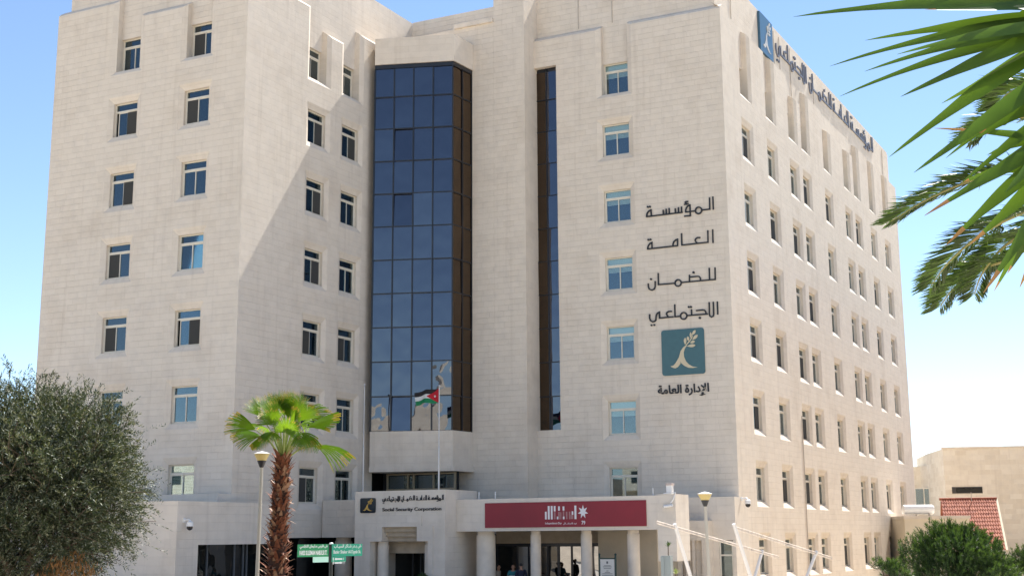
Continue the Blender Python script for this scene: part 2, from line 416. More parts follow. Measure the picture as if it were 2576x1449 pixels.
# ---- glass slot beside the pier
mb = MB(); mx_ = -10.17
mb.box(SX0, SX1, .36, .42, 8.45, 28.22)
mb.box(mx_-.02, mx_+.02, .27, .36, 8.45, 28.22)
for z in zr[1:-1]: mb.box(SX0, SX1, .28, .36, z-.02, z+.02)
SL = mb.build('curtain_wall', DARKM, BLD)
slot = lambda s, z, d=0.: Vector((s, .31+d, z))
for r in range(11):
    z1 = min(zr[r+1], 28.2)
    for a, b in ((SX0, mx_-.02), (mx_+.02, SX1)): pane(slot, a, b, zr[r]+.03, z1-.03, SL, None, CURT_REFL if a == SX0 else CURT)
# ---- dark inner shell, roofs and rear walls
mb = MB(); mb.box(-30.2, XB-.75, YA+.75, 20, 0, 31.6); mb.box(XB-.4, -.75, .75, 42.0, 0, 31.6)
mb.build('inner_shell', INTER, BLD)
mb = MB(); mb.box(-30.25, XB-.7, YA+.7, 20.02, 31.65, 32.1); mb.box(XB-.65, -.7, 1.25, 42.3, 31.65, 32.1)
mb.build('roof', mat('roof_concrete', (.35, .33, .30), .9, var=.1), BLD)
mb = MB(); mb.box(-30.9, -30.3, YA+DU+.36, 20.4, 0, 32.6); mb.box(-30.25, XB-.5, 20.05, 20.4, 0, 32.6)
mb.box(XB-.95, XB-.72, 1.3, 42.5, 0, 32.6); mb.box(XB-.7, -.45, 42.05, 42.72, 0, 32.55)
mb.build('rear_wall', STONE, BLD)

# ---- windows of the storeys (one kind each, then copies)
def win_meshes(kind):
    """frame, pane and extras around the origin at mid-sill, facing -Y, depth +Y"""
    o = {}
    mb = MB(); w_, h_ = WI, HI; t = .055; zt = h_*.735
    mb.box(-w_, -w_+t, 0, .07, 0, h_); mb.box(w_-t, w_, 0, .07, 0, h_)
    mb.box(-w_+t, w_-t, 0, .07, h_-t, h_); mb.box(-w_+t, w_-t, 0, .07, 0, t)
    mb.box(-w_+t, w_-t, -.012, .07, zt, zt+.085)
    mb.box(-w_-.0, w_+.0, -.09, 0.0, -.03, .0)
    ys = {0: (.012, .05), 1: (.03, .066)}
    for k, (a, b) in enumerate(((-w_+t, .03), (-.03, w_-t))):   # two sliding sashes
        y0, y1 = ys[k]; u = .045
        if kind == 'ajar' and k == 0: a, b = a+.16, b+.16
        mb.box(a, a+u, y0, y1, t, zt); mb.box(b-u, b, y0, y1, t, zt)
        mb.box(a+u, b-u, y0, y1, t, t+u); mb.box(a+u, b-u, y0, y1, zt-u, zt)
    o['window'] = (mb, ALU)
    mb = MB(); mb.box(-w_+t, w_-t, .05, .06, zt+.085, h_-t)
    a0 = -w_+t+(.16 if kind == 'ajar' else 0)
    mb.box(a0+.045, -.015+(.16 if kind == 'ajar' else 0), .028, .036, t+.045, zt-.045); mb.box(.015, w_-t-.045, .044, .052, t+.045, zt-.045)
    o['pane'] = (mb, CLEAR if kind in ('office', 'teal', 'slats') else PANE)
    if kind in ('screen_a', 'screen_b', 'ajar'):
        mb = MB(); s0, s1 = (-w_+t+.045, -.015) if kind == 'screen_a' else (.015, w_-t-.045)
        mb.box(s0, s1, .004, .009, t+.04, zt-.04); o['fly_screen'] = (mb, SCREEN)
    if kind == 'office':
        mb = MB(); mb.box(-w_+t, w_-t, .10, .11, zt+.05, h_-t)
        for k in range(5): mb.box(-w_+t, w_-t, .10, .112, zt-.30+k*.06, zt-.258+k*.06)
        o['blind'] = (mb, BLIND)
    if kind == 'teal':
        mb = MB(); mb.box(-w_+t, w_-t, .10, .11, t, h_-t); o['blind'] = (mb, CURTAINM)
    if kind == 'slats':
        mb = MB()
        for k in range(24): mb.box(-w_+t, w_-t, .10, .11, .1+k*.068, .14+k*.068)
        o['blind'] = (mb, mat('slat_blind', (.34, .42, .39), .7))
    res = {}
    for n, (b, mm) in o.items():
        ob = b.build(n, mm); res[n] = ob.data; bpy.data.objects.remove(ob)
    return res
WM = {k: win_meshes(k) for k in ('plain', 'screen_a', 'screen_b', 'ajar', 'office', 'teal', 'slats')}
def window(P, c, zt, kind, rot, d=D2):
    p = P(c, zt-HI, d)
    wn = link('window', WM[kind]['window'], BLD, p); wn.rotation_euler.z = rot
    for n in ('pane', 'fly_screen', 'blind'):
        if n in WM[kind]: link(n, WM[kind][n], wn)
KA = [['plain', 'screen_a'], ['ajar', 'screen_a'], ['screen_b', 'plain'], ['screen_a', 'teal'], ['screen_a', 'ajar'], ['teal', 'plain'], ['plain', 'slats']]
KB = [['screen_a', 'screen_a'], ['screen_b', 'screen_b'], ['screen_b', 'plain'], ['screen_b', 'teal'], ['screen_a', 'screen_a'], ['plain', 'plain'], ['screen_a', 'plain']]
for r in range(7):
    d = D2 if r else DU+.16
    zz = ZT[r]
    for k, c in enumerate(colsA):
        if KA[r][k]: window(PA, c, zz, KA[r][k], 0, d)
    for k, c in enumerate(colsB): window(PB, c, zz, KB[r][k], R(90), d)
    window(PF, colsF[0], zz if r == 0 else ZF[r-1], 'plain' if r == 6 else 'office', 0, d)
for k, c in enumerate(colsG):
    for r, zz in enumerate([ZT[0]]+rowsG(k)):
        if r == 7 and k > 7: continue
        window(PG, c, zz, random.choice(['plain', 'slats', 'slats', 'screen_b', 'office', 'plain', 'teal', 'ajar']), R(90), D2 if r else DU+.16)

# ---- low left block in front of the left wing
LX, LY = -16.9, -20.5
mb = MB()
q = mb.poly
q((-60, LY, 0), (-29.9, LY, 0), (-29.9, LY, 4.6), (-60, LY, 4.6)); q((-29.9, LY, 2.6), (-27.3, LY, 2.6), (-27.3, LY, 4.6), (-29.9, LY, 4.6))
q((-29.9, LY, 0), (-27.3, LY, 0), (-27.3, LY, 1.0), (-29.9, LY, 1.0)); q((-27.3, LY, 0), (LX, LY, 0), (LX, LY, 4.6), (-27.3, LY, 4.6))
for z in (1.0, 2.6): q((-29.9, LY, z), (-27.3, LY, z), (-27.3, LY+.3, z), (-29.9, LY+.3, z))
for x in (-29.9, -27.3): q((x, LY, 1.0), (x, LY, 2.6), (x, LY+.3, 2.6), (x, LY+.3, 1.0))
q((LX, LY, 0), (LX, -19.15, 0), (LX, -19.15, 4.6), (LX, LY, 4.6)); q((LX, -19.15, 2.85), (LX, -13.8, 2.85), (LX, -13.8, 4.6), (LX, -19.15, 4.6))
q((LX, -19.15, 0), (LX, -19.15, 2.85), (LX-.5, -19.15, 2.85), (LX-.5, -19.15, 0)); q((LX, -19.15, 2.85), (LX, -13.8, 2.85), (LX-.5, -13.8, 2.85), (LX-.5, -19.15, 2.85))
q((LX, -13.8, 2.85), (XB, -13.8, 2.85), (XB, -13.8, 4.6), (LX, -13.8, 4.6))
q((-60, LY, 4.6), (LX, LY, 4.6), (LX, -13.8, 4.6), (-60, -13.8, 4.6))
mb.build('side_block', STONE_S, BLD)
for bx in ((-29.9, -27.3, LY+.3, LY+.35, 1, 2.6), (LX-.75, LX-.5, -19.15, -13.8, 0, 2.85), (XB-.6, XB-.35, YA, 1, 0, 3.05), (XB-.3, -15.3, -3.0, -2.9, 0, 3.05)):
    mb = MB(); mb.box(*bx); mb.build('glazing_and_shade', DARKG, BLD)  # past the first window, dark sheets stand in for the open portico's shade
mb = MB()
for y in (-18.0, -16.2, -15.6, -15.35): mb.box(LX-.5, LX-.44, y-.03, y+.03, 0, 2.85)
for x in (-29.9, -29.0, -28.2, -27.3): mb.box(x-.04, x+.04, LY+.22, LY+.3, 1, 2.6)
mb.build('glazing_bar', mat('grey_bar', (.10, .11, .12), .5), BLD)
mb = MB(); mb.box(-30.9, XB+.22, YA-1.2, YA-.002, 4.603, 5.03); mb.build('parapet', STONE_S, BLD)
# beam left of the portal, its round column
mb = MB(); mb.box(XB+.06, -15.69, -8.0, -3.0, 3.1, 4.88); mb.build('beam', STONE_S, BLD)
# ---- entrance portal
PX0, PX1, PY, PZ = -15.68, -10.80, -9.5, 5.2
Zp = lambda u, v: on((1320+u/4.338)/1.4868, (1820+v/4.338)/1.4868, 1, PY)   # a traced point of the portal front
xo = [PX0, Zp(285, 900).x, Zp(478, 800).x, Zp(1045, 800).x, Zp(1225, 900).x, PX1]
z1, z2 = Zp(380, 885).z, Zp(760, 648).z
mb = MB()
mb.box(xo[0], xo[1], PY, -6.5, 0, z1); mb.box(xo[4], xo[5], PY, -6.5, 0, z1)
mb.box(xo[0], xo[2], PY, -6.5, z1+.0, z2); mb.box(xo[3], xo[5], PY, -6.5, z1, z2)
mb.box(xo[0], xo[5], PY, -6.5, z2, PZ)
mb.build('entrance_portal', STONE_S, BLD)
mb = MB()                                                    # raised band round the doorway
a = Zp(208, 640); b = Zp(395, 480); c = Zp(1120, 480); e = Zp(1305, 640)
mb.box(b.x, c.x, PY-.05, PY-.003, z2, b.z); mb.box(a.x, b.x-.003, PY-.05, PY-.003, z1, a.z); mb.box(c.x+.003, e.x, PY-.05, PY-.003, z1, a.z); mb.box(b.x, xo[2], PY-.05, PY-.003, z1, z2-.002); mb.box(xo[3], c.x, PY-.05, PY-.003, z1, z2-.002)
mb.box(a.x, xo[1], PY-.05, PY-.003, 0, z1-.003); mb.box(xo[4], e.x, PY-.05, PY-.003, 0, z1-.003)
mb.build('door_surround', STONE_S, BLD)
mb = MB()
for k in range(3): mb.box(xo[2], xo[3], PY+.18+.16*k, -6.6, z2-.002-(k+1)*(z2-z1)/3, z2-.004-k*(z2-z1)/3)
mb.box(xo[1], xo[4], PY+1.2, -6.55, z1-.55, z1-.004)
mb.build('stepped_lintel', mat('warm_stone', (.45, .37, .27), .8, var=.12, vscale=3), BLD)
def column(x, y, r, z1, z0=.1):
    mb = MB(); mb.lathe((x, y, 0), [(r*1.25, z0), (r*1.25, z0+.12), (r*1.06, z0+.2), (r, z0+.3), (r, z1-.17), (r*.89, z1-.165), (r*.89, z1-.01)], 28)
    mb.build('column', SMOOTH, BLD, smooth=False)
for u in (390, 1160): p = Zp(u, 1000); column(p.x, PY+.55, .27, z1)
column(-17.85, -7.2, .42, 3.1)
mb = MB(); mb.box(xo[1]-.2, xo[4]+.2, -7.3, -7.2, 0, z1); mb.build('glazing_and_shade', DARKG, BLD)
mb = MB()
for x in (xo[2]+.35, xo[2]+.8, (xo[2]+xo[3])/2+.35): mb.box(x-.03, x+.03, -7.38, -7.31, 0, z1-.5)
mb.box(xo[2]+.3, xo[3], -7.38, -7.31, z1-.56, z1-.5)
mb.build('door', mat('dark_door', (.03, .032, .035), .4), BLD)
# ---- canopy on columns
mb = MB(); mb.box(PX1+.003, -.06, -8.5, -7.9, 3.32, 4.76); mb.box(PX1+.003, -2.15, -7.897, -.02, 4.2, 4.5)
mb.box(-.9, -.057, -8.53, -6.9, 2.0, 4.8)
mb.build('canopy', STONE_S, BLD)
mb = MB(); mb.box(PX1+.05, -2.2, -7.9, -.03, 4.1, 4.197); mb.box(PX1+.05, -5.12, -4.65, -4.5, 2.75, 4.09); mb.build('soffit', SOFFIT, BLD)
for x, r in ((-9.72, .44), (-7.17, .235), (-4.66, .25), (-2.41, .275)): column(x, -7.6, r, 3.32)
GX = [-10.7, -9.62, -9.0, -8.0, -7.45, -6.75, -5.95, -5.25]
for a, b, g_ in zip(GX[:-1], GX[1:], (DARKG, LOBBY, LOBBY, DARKG, LOBBY, LOBBY, LOBBY)):
    pane(lambda s, z, d=0.: Vector((s, -4.61+d, z)), a+.05, b-.05, .1, 2.6, BLD, None, g_)
mb = MB(); mb.box(PX1, -5.12, -4.56, -4.5, 0, 2.747); mb.build('lobby_wall', INTER, BLD)
mb = MB()
for x in GX: mb.box(x-.04, x+.04, -4.67, -4.603, 0, 2.74)
mb.box(-10.75, -5.13, -4.678, -4.6035, 2.62, 2.745); mb.build('glazing_bar', DARKM, BLD)
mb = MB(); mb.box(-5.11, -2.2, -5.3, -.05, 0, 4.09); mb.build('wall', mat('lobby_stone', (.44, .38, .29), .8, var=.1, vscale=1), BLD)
# ---- annex at the corner
mb = MB(); mb.box(-3.0, .42, -2.0, -.003, 2.83, 4.82); mb.box(-3.0, -.42, -2.0, -.003, 0, 2.827); mb.box(.27, .42, -2.0, -.003, 0, 2.827)
mb.build('annex', STONE_S, BLD)
mb = MB(); fx0, fx1, fy = -2.42, -.70, -2.75
mb.box(fx0, fx1, fy, -2.003, 2.83, 3.74); mb.box(fx0, fx0+.42, fy, -2.003, 0, 2.827); mb.box(fx1-.30, fx1, fy, -2.003, 0, 2.827)
for x in (fx0+.66, fx0+1.0): mb.box(x-.06, x+.06, fy+.03, -2.003, 0, 2.827)
mb.box(fx0+.423, fx1-.303, fy+.28, -2.004, 0, 2.826)
mb.build('fluted_block', STONE_S, BLD)
# ---- annex: glazed corner door
def bar_frame(mb, P, s0, s1, z0, z1, t, d0, d1, mids=(), trans=()):
    bx = lambda a, b, c, e: mb.add([P(a, c, d0), P(b, c, d0), P(b, c, d1), P(a, c, d1), P(a, e, d0), P(b, e, d0), P(b, e, d1), P(a, e, d1)],
                                   [(3,2,1,0),(4,5,6,7),(0,1,5,4),(1,2,6,5),(2,3,7,6),(3,0,4,7)])
    bx(s0, s0+t, z0, z1); bx(s1-t, s1, z0, z1); bx(s0+t, s1-t, z1-t, z1); bx(s0+t, s1-t, z0, z0+t)
    for x in mids: bx(x-t/2, x+t/2, z0+t, z1-t)
    for z in trans: bx(s0+t, s1-t, z-t/2, z+t/2)
PD = lambda s, z, d: (s, -2.0+d, z)
mb = MB(); bar_frame(mb, PD, -.41, .26, .1, 2.8, .07, .05, .13, trans=(2.15,)); dr = mb.build('door', ALU, BLD)
mb = MB(); mb.box(-.36, .22, -1.92, -1.90, .15, 2.75); mb.build('pane', PANE, dr)

# ================================================================ LETTERING AND SIGNS
AR = {'ا': 'FE8D FE8E', 'أ': 'FE83 FE84', 'إ': 'FE87 FE88', 'ؤ': 'FE85 FE86', 'ب': 'FE8F FE90 FE91 FE92', 'ة': 'FE93 FE94', 'ت': 'FE95 FE96 FE97 FE98',
      'ج': 'FE9D FE9E FE9F FEA0', 'د': 'FEA9 FEAA', 'ر': 'FEAD FEAE', 'س': 'FEB1 FEB2 FEB3 FEB4', 'ش': 'FEB5 FEB6 FEB7 FEB8', 'ض': 'FEBD FEBE FEBF FEC0',
      'ع': 'FEC9 FECA FECB FECC', 'ف': 'FED1 FED2 FED3 FED4', 'ق': 'FED5 FED6 FED7 FED8', 'ك': 'FED9 FEDA FEDB FEDC', 'ل': 'FEDD FEDE FEDF FEE0',
      'م': 'FEE1 FEE2 FEE3 FEE4', 'ن': 'FEE5 FEE6 FEE7 FEE8', 'و': 'FEED FEEE', 'ي': 'FEF1 FEF2 FEF3 FEF4', 'لا': 'FEFB FEFC', 'لإ': 'FEF9 FEFA'}
def shape_ar(t):
    out = []
    for word in t.split(' '):
        L = []; i = 0
        while i < len(word):
            if word[i:i+2] in ('لا', 'لإ'): L.append(word[i:i+2]); i += 2
            else: L.append(word[i]); i += 1
        r = []
        for i, ch in enumerate(L):
            if ch not in AR: r.append(ch); continue
            f = [chr(int(x, 16)) for x in AR[ch].split()]
            pj = i > 0 and (L[i-1] == 'ـ' or (L[i-1] in AR and len(AR[L[i-1]].split()) == 4))
            nj = len(f) == 4 and i+1 < len(L) and (L[i+1] == 'ـ' or L[i+1] in AR)
            r.append(f[3] if pj and nj else f[1] if pj else f[2] if nj else f[0])
        out.append(''.join(reversed(r)))
    return ' '.join(reversed(out))
TXT = {}
def text_geo(body, offset=0.):
    k = (body, offset)
    if k not in TXT:
        c = bpy.data.curves.new('lettering', 'FONT'); c.body = body; c.size = 1; c.extrude = .03; c.offset = offset; c.resolution_u = 3
        o = bpy.data.objects.new('lettering', c); COL.objects.link(o)
        bpy.context.view_layer.update()
        me = o.evaluated_get(bpy.context.evaluated_depsgraph_get()).to_mesh()
        v = np.array([p.co[:] for p in me.vertices]); f = [tuple(p.vertices) for p in me.polygons]
        v[:, 0] -= v[:, 0].min(); v[:, 1] -= v[:, 1].min()
        TXT[k] = (v, f); bpy.data.objects.remove(o); bpy.data.curves.remove(c)
    return TXT[k]
def put_text(mb, body, O, U, V, N, width, height=None, depth=.02, offset=0., right=False):
    """text with its lower left at O (lower right if right), fitted to width (and height)"""
    v, f = text_geo(body, offset); O, U, V, N = map(Vector, (O, U, V, N))
    sx = width/v[:, 0].max(); sy = height/v[:, 1].max() if height else sx
    x0 = -width if right else 0
    mb.add([O+U*(x0+p[0]*sx)+V*(p[1]*sy)+N*((p[2]/.03+1)/2*depth) for p in v], f)

# the four words traced from the wall: strokes, rings and dots in metres, from the lower right
WORDS = {
 1: ([[(0,.646),(0,.032)],[(-.178,.621),(-.187,.045),(-.62,.05)],[(-.95,.045),(-1.475,.043)],[(-1.234,.391),(-1.228,-.172),(-1.529,-.165)],[(-1.235,.372),(-1.337,.35),(-1.419,.273),(-1.464,.17),(-1.475,.043)],[(-1.345,.58),(-1.44,.585),(-1.483,.547),(-1.427,.491)],[(-1.518,.45),(-1.333,.455)],[(-1.66,.047),(-3.602,.042)],[(-1.688,.32),(-1.691,.05)],[(-1.855,.302),(-1.857,.05)],[(-2.025,.266),(-2.023,.05)],[(-2.355,.319),(-2.357,.05)],[(-2.517,.301),(-2.518,.05)],[(-2.679,.263),(-2.679,.05)],[(-3.345,.375),(-3.34,.05)],[(-3.348,.356),(-3.43,.343),(-3.513,.281),(-3.575,.194),(-3.602,.042)]], [(-.778,.045,.169)], [(-3.519,.548,.045),(-3.398,.545,.045)]),
 2: ([[(0,.637),(-.003,.006)],[(-.256,.619),(-.262,.04),(-1.66,.035),(-1.655,.616)],[(-.69,.324),(-.815,.334),(-.911,.277),(-.945,.204),(-.901,.117),(-.809,.04)],[(-1.88,.363),(-1.888,.03),(-3.519,.022)],[(-1.881,.354),(-1.986,.335),(-2.085,.253),(-2.126,.152),(-2.14,.03)],[(-3.273,.345),(-3.276,.02)],[(-3.273,.333),(-3.371,.303),(-3.455,.218),(-3.5,.13),(-3.519,.022)]], [], [(-3.463,.495,.045),(-3.34,.5,.045)]),
 3: ([[(0,.638),(-.01,.064),(-1.808,.068)],[(-.3,.645),(-.306,.066)],[(-.782,.07),(-.789,.214),(-.843,.283),(-.936,.303),(-1.359,.303)],[(-1.358,.388),(-1.364,.068)],[(-2.135,.062),(-3.034,.066),(-3.03,.634)],[(-3.206,.237),(-3.213,-.022),(-3.265,-.134),(-3.402,-.183),(-3.538,-.116),(-3.583,.011),(-3.586,.149)]], [(-1.973,.06,.165)], [(-1.132,.518,.053),(-3.424,.385,.046)]),
 4: ([[(0,.583),(0,-.011)],[(-.21,.585),(-.211,.005),(-.236,-.097),(-.33,-.14),(-.414,-.083),(-.433,.002)],[(-.426,.588),(-.431,.038)],[(-.54,.031),(-1.622,.034)],[(-.605,.031),(-.622,.157),(-.681,.23),(-.773,.253),(-1.1,.245)],[(-1.363,.3),(-1.366,.037)],[(-1.946,.029),(-2.252,.025),(-2.245,.625)],[(-2.438,.312),(-2.575,.317),(-2.671,.27),(-2.705,.204),(-2.66,.109),(-2.593,.03)],[(-2.362,.03),(-3.083,.022),(-3.076,.324),(-3.181,.287),(-3.248,.186),(-3.275,.037),(-3.287,-.068),(-3.353,-.127),(-3.456,-.137),(-3.576,-.067),(-3.614,.063),(-3.609,.23)]], [(-1.788,.032,.169)], [(-.936,-.137,.053),(-1.498,.458,.046),(-1.382,.452,.046),(-3.522,-.316,.042),(-3.368,-.31,.042)])}
def put_word(mb, k, O, U, V, N, sx, sy, th=.034, depth=.05):
    """draw traced word k with its lower right corner at O; th = half stroke"""
    O, U, V, N = map(Vector, (O, U, V, N)); lay = [0]
    def strip(pts, closed=False):
        lay[0] += 1; e = .0015*lay[0]
        P = [np.array((p[0]*sx, p[1]*sy)) for p in pts]; n = len(P); Lf, Rt = [], []
        for i in range(n):
            d0 = P[i]-P[i-1] if (i or closed) else P[1]-P[0]
            d1 = P[(i+1) % n]-P[i] if (i < n-1 or closed) else P[-1]-P[-2]
            d0 = d0/np.linalg.norm(d0); d1 = d1/np.linalg.norm(d1)
            n0 = np.array((-d0[1], d0[0])); n1 = np.array((-d1[1], d1[0])); mt = n0+n1; mt = mt/max(np.linalg.norm(mt), 1e-6)
            kk = th/max(mt@n0, .45)
            ex = np.zeros(2)
            if not closed and i == 0: ex = -d1*th*.9
            if not closed and i == n-1: ex = d0*th*.9
            Lf.append(P[i]+mt*kk+ex); Rt.append(P[i]-mt*kk+ex)
        g = lambda p, t: O+U*p[0]+V*p[1]+N*t
        for i in range(n if closed else n-1):
            j = (i+1) % n
            a, b, c, d = Lf[i], Lf[j], Rt[j], Rt[i]
            vs = [g(p, .0) for p in (a, b, c, d)]+[g(p, depth+e) for p in (a, b, c, d)]
            fs = [(7, 6, 5, 4), (0, 1, 5, 4), (2, 3, 7, 6)]
            if not closed and i == 0: fs.append((3, 0, 4, 7))
            if not closed and i == n-2: fs.append((1, 2, 6, 5))
            mb.add(vs, fs)
    st, rings, dots = WORDS[k]
    for s_ in st: strip(s_)
    for x, z, r in rings: strip([(x+r*math.cos(t)/1, z+r*math.sin(t)) for t in np.linspace(0, 2*math.pi, 25)[:-1]], True)
    for x, z, r in dots:
        mb.prism([(x*sx+r*sx*1.1*math.cos(t), z*sy+r*sy*1.1*math.sin(t)) for t in np.linspace(0, 2*math.pi, 15)[:-1]], O, U, V, N, 0, depth+.03)
X3, Y3, Z3 = Vector((1, 0, 0)), Vector((0, 1, 0)), Vector((0, 0, 1))
for k, (xr, zb, lab) in {1: (-.738, 19.1, 'topmost word of the black Arabic lettering on the front wall, above the other words'),
                         2: (-.814, 17.42, 'second black Arabic word down the front wall, two dots at its left end'),
                         3: (-.764, 15.47, 'third black Arabic word down the front wall, with a ring in its middle'),
                         4: (-.709, 13.8, 'fourth black Arabic word, directly above the green emblem panel')}.items():
    mb = MB(); put_word(mb, k, (xr, -.012, zb), X3, Z3, -Y3, 1, 1)
    setp(mb.build('wall_lettering', BLACK, loc=(xr-1.8, -.012, zb)), lab, 'lettering', 'black words on the front wall')
mb = MB(); put_text(mb, shape_ar('الإدارة العامة'), (-1.30, -.012, 9.80), X3, Z3, -Y3, 2.70, .62, .04, .028, True)
setp(mb.build('wall_lettering', BLACK, loc=(-2.65, -.012, 9.8)), 'small bold Arabic line below the green emblem panel', 'lettering', 'black words on the front wall')
GREYL = mat('slate_letter', (.15, .16, .20), .5)
for k, y0, y1, zb, lab in ((1, 30.1, 37.0, 31.27, 'slate Arabic word at the far end of the side wall, nearest the back corner'),
                           (2, 25.05, 29.45, 31.25, 'slate Arabic word along the side roofline, second from the far end'),
                           (3, 18.95, 24.6, 31.12, 'slate Arabic word along the side roofline, with a ring, third from the far end'),
                           (4, 11.6, 18.3, 31.22, 'slate Arabic word along the side roofline, next to the blue emblem panel')):
    mb = MB(); put_word(mb, k, (-DU+.012, y1, zb), Y3, Z3, X3, (y1-y0)/3.6, 1.75, .052, .07)
    setp(mb.build('roof_lettering', GREYL, loc=(-DU+.012, y0, zb)), lab, 'lettering', 'slate words along the side roofline')

# emblem: a growing stem with leaves, traced in panel units 0..1
EMB = {'stem': [[(.585,.645),(.51,.595),(.45,.52),(.42,.43),(.395,.36),(.45,.26),(.53,.19),(.62,.145),(.72,.135),(.83,.145),(.72,.165),(.63,.22),(.565,.29),(.525,.39),(.52,.485),(.545,.56),(.60,.63)],
                [(.392,.37),(.365,.325),(.32,.26),(.27,.215),(.20,.20),(.245,.17),(.31,.15),(.375,.175),(.415,.22),(.44,.25),(.425,.32)],
                [(.585,.635),(.66,.70),(.71,.76),(.75,.83),(.735,.835),(.69,.77),(.64,.715),(.575,.65)]],
       'leaf': [((.81,.955),(.725,.845),.062),((.695,.915),(.70,.775),.05),((.86,.85),(.73,.745),.066),((.625,.83),(.64,.725),.058),((.565,.805),(.56,.65),.06),((.79,.715),(.675,.685),.056),((.80,.625),(.60,.615),.066)]}
def emblem(name, O, U, V, N, w_, h_, pm, gm, lab, th=.06, rad=.06, group=None):
    O, U, V, N = map(Vector, (O, U, V, N))
    t = thing(name, lab, 'emblem panel', O, group)
    pts = []
    for cx, cy, a0 in ((w_-rad, h_-rad, 0), (rad, h_-rad, 90), (rad, rad, 180), (w_-rad, rad, 270)):
        pts += [(cx+rad*math.cos(R(a0+a)), cy+rad*math.sin(R(a0+a))) for a in (0, 30, 60, 90)]
    mb = MB(); mb.prism(pts, O, U, V, N, 0, th); mb.build('panel', pm, t)
    mb = MB()
    for i, p in enumerate(EMB['stem']): mb.prism([(x*w_, y*h_) for x, y in p], O, U, V, N, th+.001, th+.02+.002*i)
    mb.build('stem', gm, t)
    for i, (a, b, wd) in enumerate(EMB['leaf']):
        a, b = np.array(a), np.array(b); d = b-a; n = np.array((-d[1], d[0])); n = n/np.linalg.norm(n)
        P = [a+d*u+n*wd/2*k*math.sin(math.pi*u**.8) for k, us in ((1, np.linspace(0, 1, 8)), (-1, np.linspace(1, 0, 8)[1:-1])) for u in us]
        mb = MB(); mb.prism([(x*w_, y*h_) for x, y in P], O, U, V, N, th+.001, th+.022+.002*i); mb.build('leaf', gm, t)
    return t
TEAL = mat('teal_panel', (.045, .125, .145), .35, var=.06); NAVY = mat('dark_plaque', (.006, .014, .022), .25)
BLUEP = mat('blue_panel', (.045, .12, .19), .3, var=.1); IVORY = mat('ivory', (.62, .53, .36), .5); GOLD = mat('gold', (.62, .38, .09), .35, metal=.3); SILV = mat('pale_metal', (.55, .53, .48), .4)
emblem('emblem_sign', (-3.72, -.012, 10.88), X3, Z3, -Y3, 2.26, 2.29, TEAL, IVORY, 'teal green emblem panel with ivory stem and leaves on the front wall', .05, .13)
emblem('emblem_sign', (-DU+.01, 8.1, 30.15), Y3, Z3, X3, 2.5, 2.35, BLUEP, SILV, 'blue emblem panel at the near end of the side roofline', .14, .03)
pA, pB = Zp(128, 425), Zp(375, 178)
emblem('emblem_sign', (pA.x, PY-.008, pA.z), X3, Z3, -Y3, pB.x-pA.x, pB.z-pA.z, NAVY, GOLD, 'small black plaque with gold emblem over the entrance portal', .06, .07)
a, b = Zp(470, 240), Zp(1470, 180); mb = MB(); x = b.x; gap = .12; ww = (b.x-a.x-3*gap)
for k, fr in ((1, .245), (2, .165), (3, .215), (4, .285)):
    wd = ww*fr/.91; put_word(mb, k, (x, PY-.006, a.z+.03), X3, Z3, -Y3, wd/3.6, .34, .014, .03); x -= wd+gap*.8
setp(mb.build('portal_lettering', BLACK, loc=(a.x, PY, a.z)), 'one line of small black Arabic lettering over the entrance portal', 'lettering')
a, b = Zp(482, 392), Zp(1437, 340); mb = MB(); put_text(mb, 'Social Security Corporation', (a.x, PY-.006, a.z-.06), X3, Z3, -Y3, b.x-a.x, (b.z-a.z)+.11, .03, .012)
setp(mb.build('portal_lettering', BLACK, loc=(a.x, PY, a.z)), 'black lettering Social Security Corporation over the entrance portal', 'lettering')

# red banner on the canopy
BNX0, BNX1, BNZ0, BNZ1, BNY = -9.27, -1.40, 3.47, 4.57, -8.515
Bp = lambda u, v: ((u-130)/(2352-130)*(BNX1-BNX0), (1-(v-(118-(u-130)*.026))/(325+(u-130)*.015))*(BNZ1-BNZ0))
ban = thing('banner', 'dark red Independence Day banner hung along the entrance canopy', 'banner', (BNX0, BNY, BNZ0))
mb = MB(); mb.box(BNX0, BNX1, BNY-.03, BNY, BNZ0, BNZ1); mb.build('banner_cloth', mat('red_vinyl', (.235, .010, .022), .5, var=.08, vscale=1), ban)
PALE = mat('pale_print', (.74, .72, .72), .5); DIMP = mat('rose_print', (.36, .17, .17), .5)
OB = Vector((BNX0, BNY-.031, BNZ0))
def bars(lst, name, mm):
    for (u0, v0, u1, v1) in lst:
        a, b = Bp(u0, v1), Bp(u1, v0); mb = MB(); mb.prism([(a[0], a[1]), (b[0], a[1]), (b[0], b[1]), (a[0], b[1])], OB, X3, Z3, -Y3, .0, .006); mb.build(name, mm, ban)
bars([(988,225,1012,328),(1028,148,1054,328),(1070,147,1095,328),(1112,147,1136,220),(1172,152,1196,210),(1234,152,1258,208),(1153,290,1177,326),(1236,288,1258,326),(1358,218,1380,265),(1396,140,1422,323)], 'white_bar', PALE)
bars([(1112,226,1134,326),(1172,226,1194,326),(1200,232,1216,326),(1236,214,1256,284),(1278,224,1299,324),(1320,222,1340,324),(1344,266,1378,322)], 'rose_bar', DIMP)
c = Bp(1512, 232); mb = MB()
mb.prism([(c[0]+(.255 if i % 2 == 0 else .115)*math.sin(math.pi*i/7), c[1]+.02+(.30 if i % 2 == 0 else .135)*math.cos(math.pi*i/7)) for i in range(14)], OB, X3, Z3, -Y3, 0, .006); mb.build('star', PALE, ban)
mb = MB()
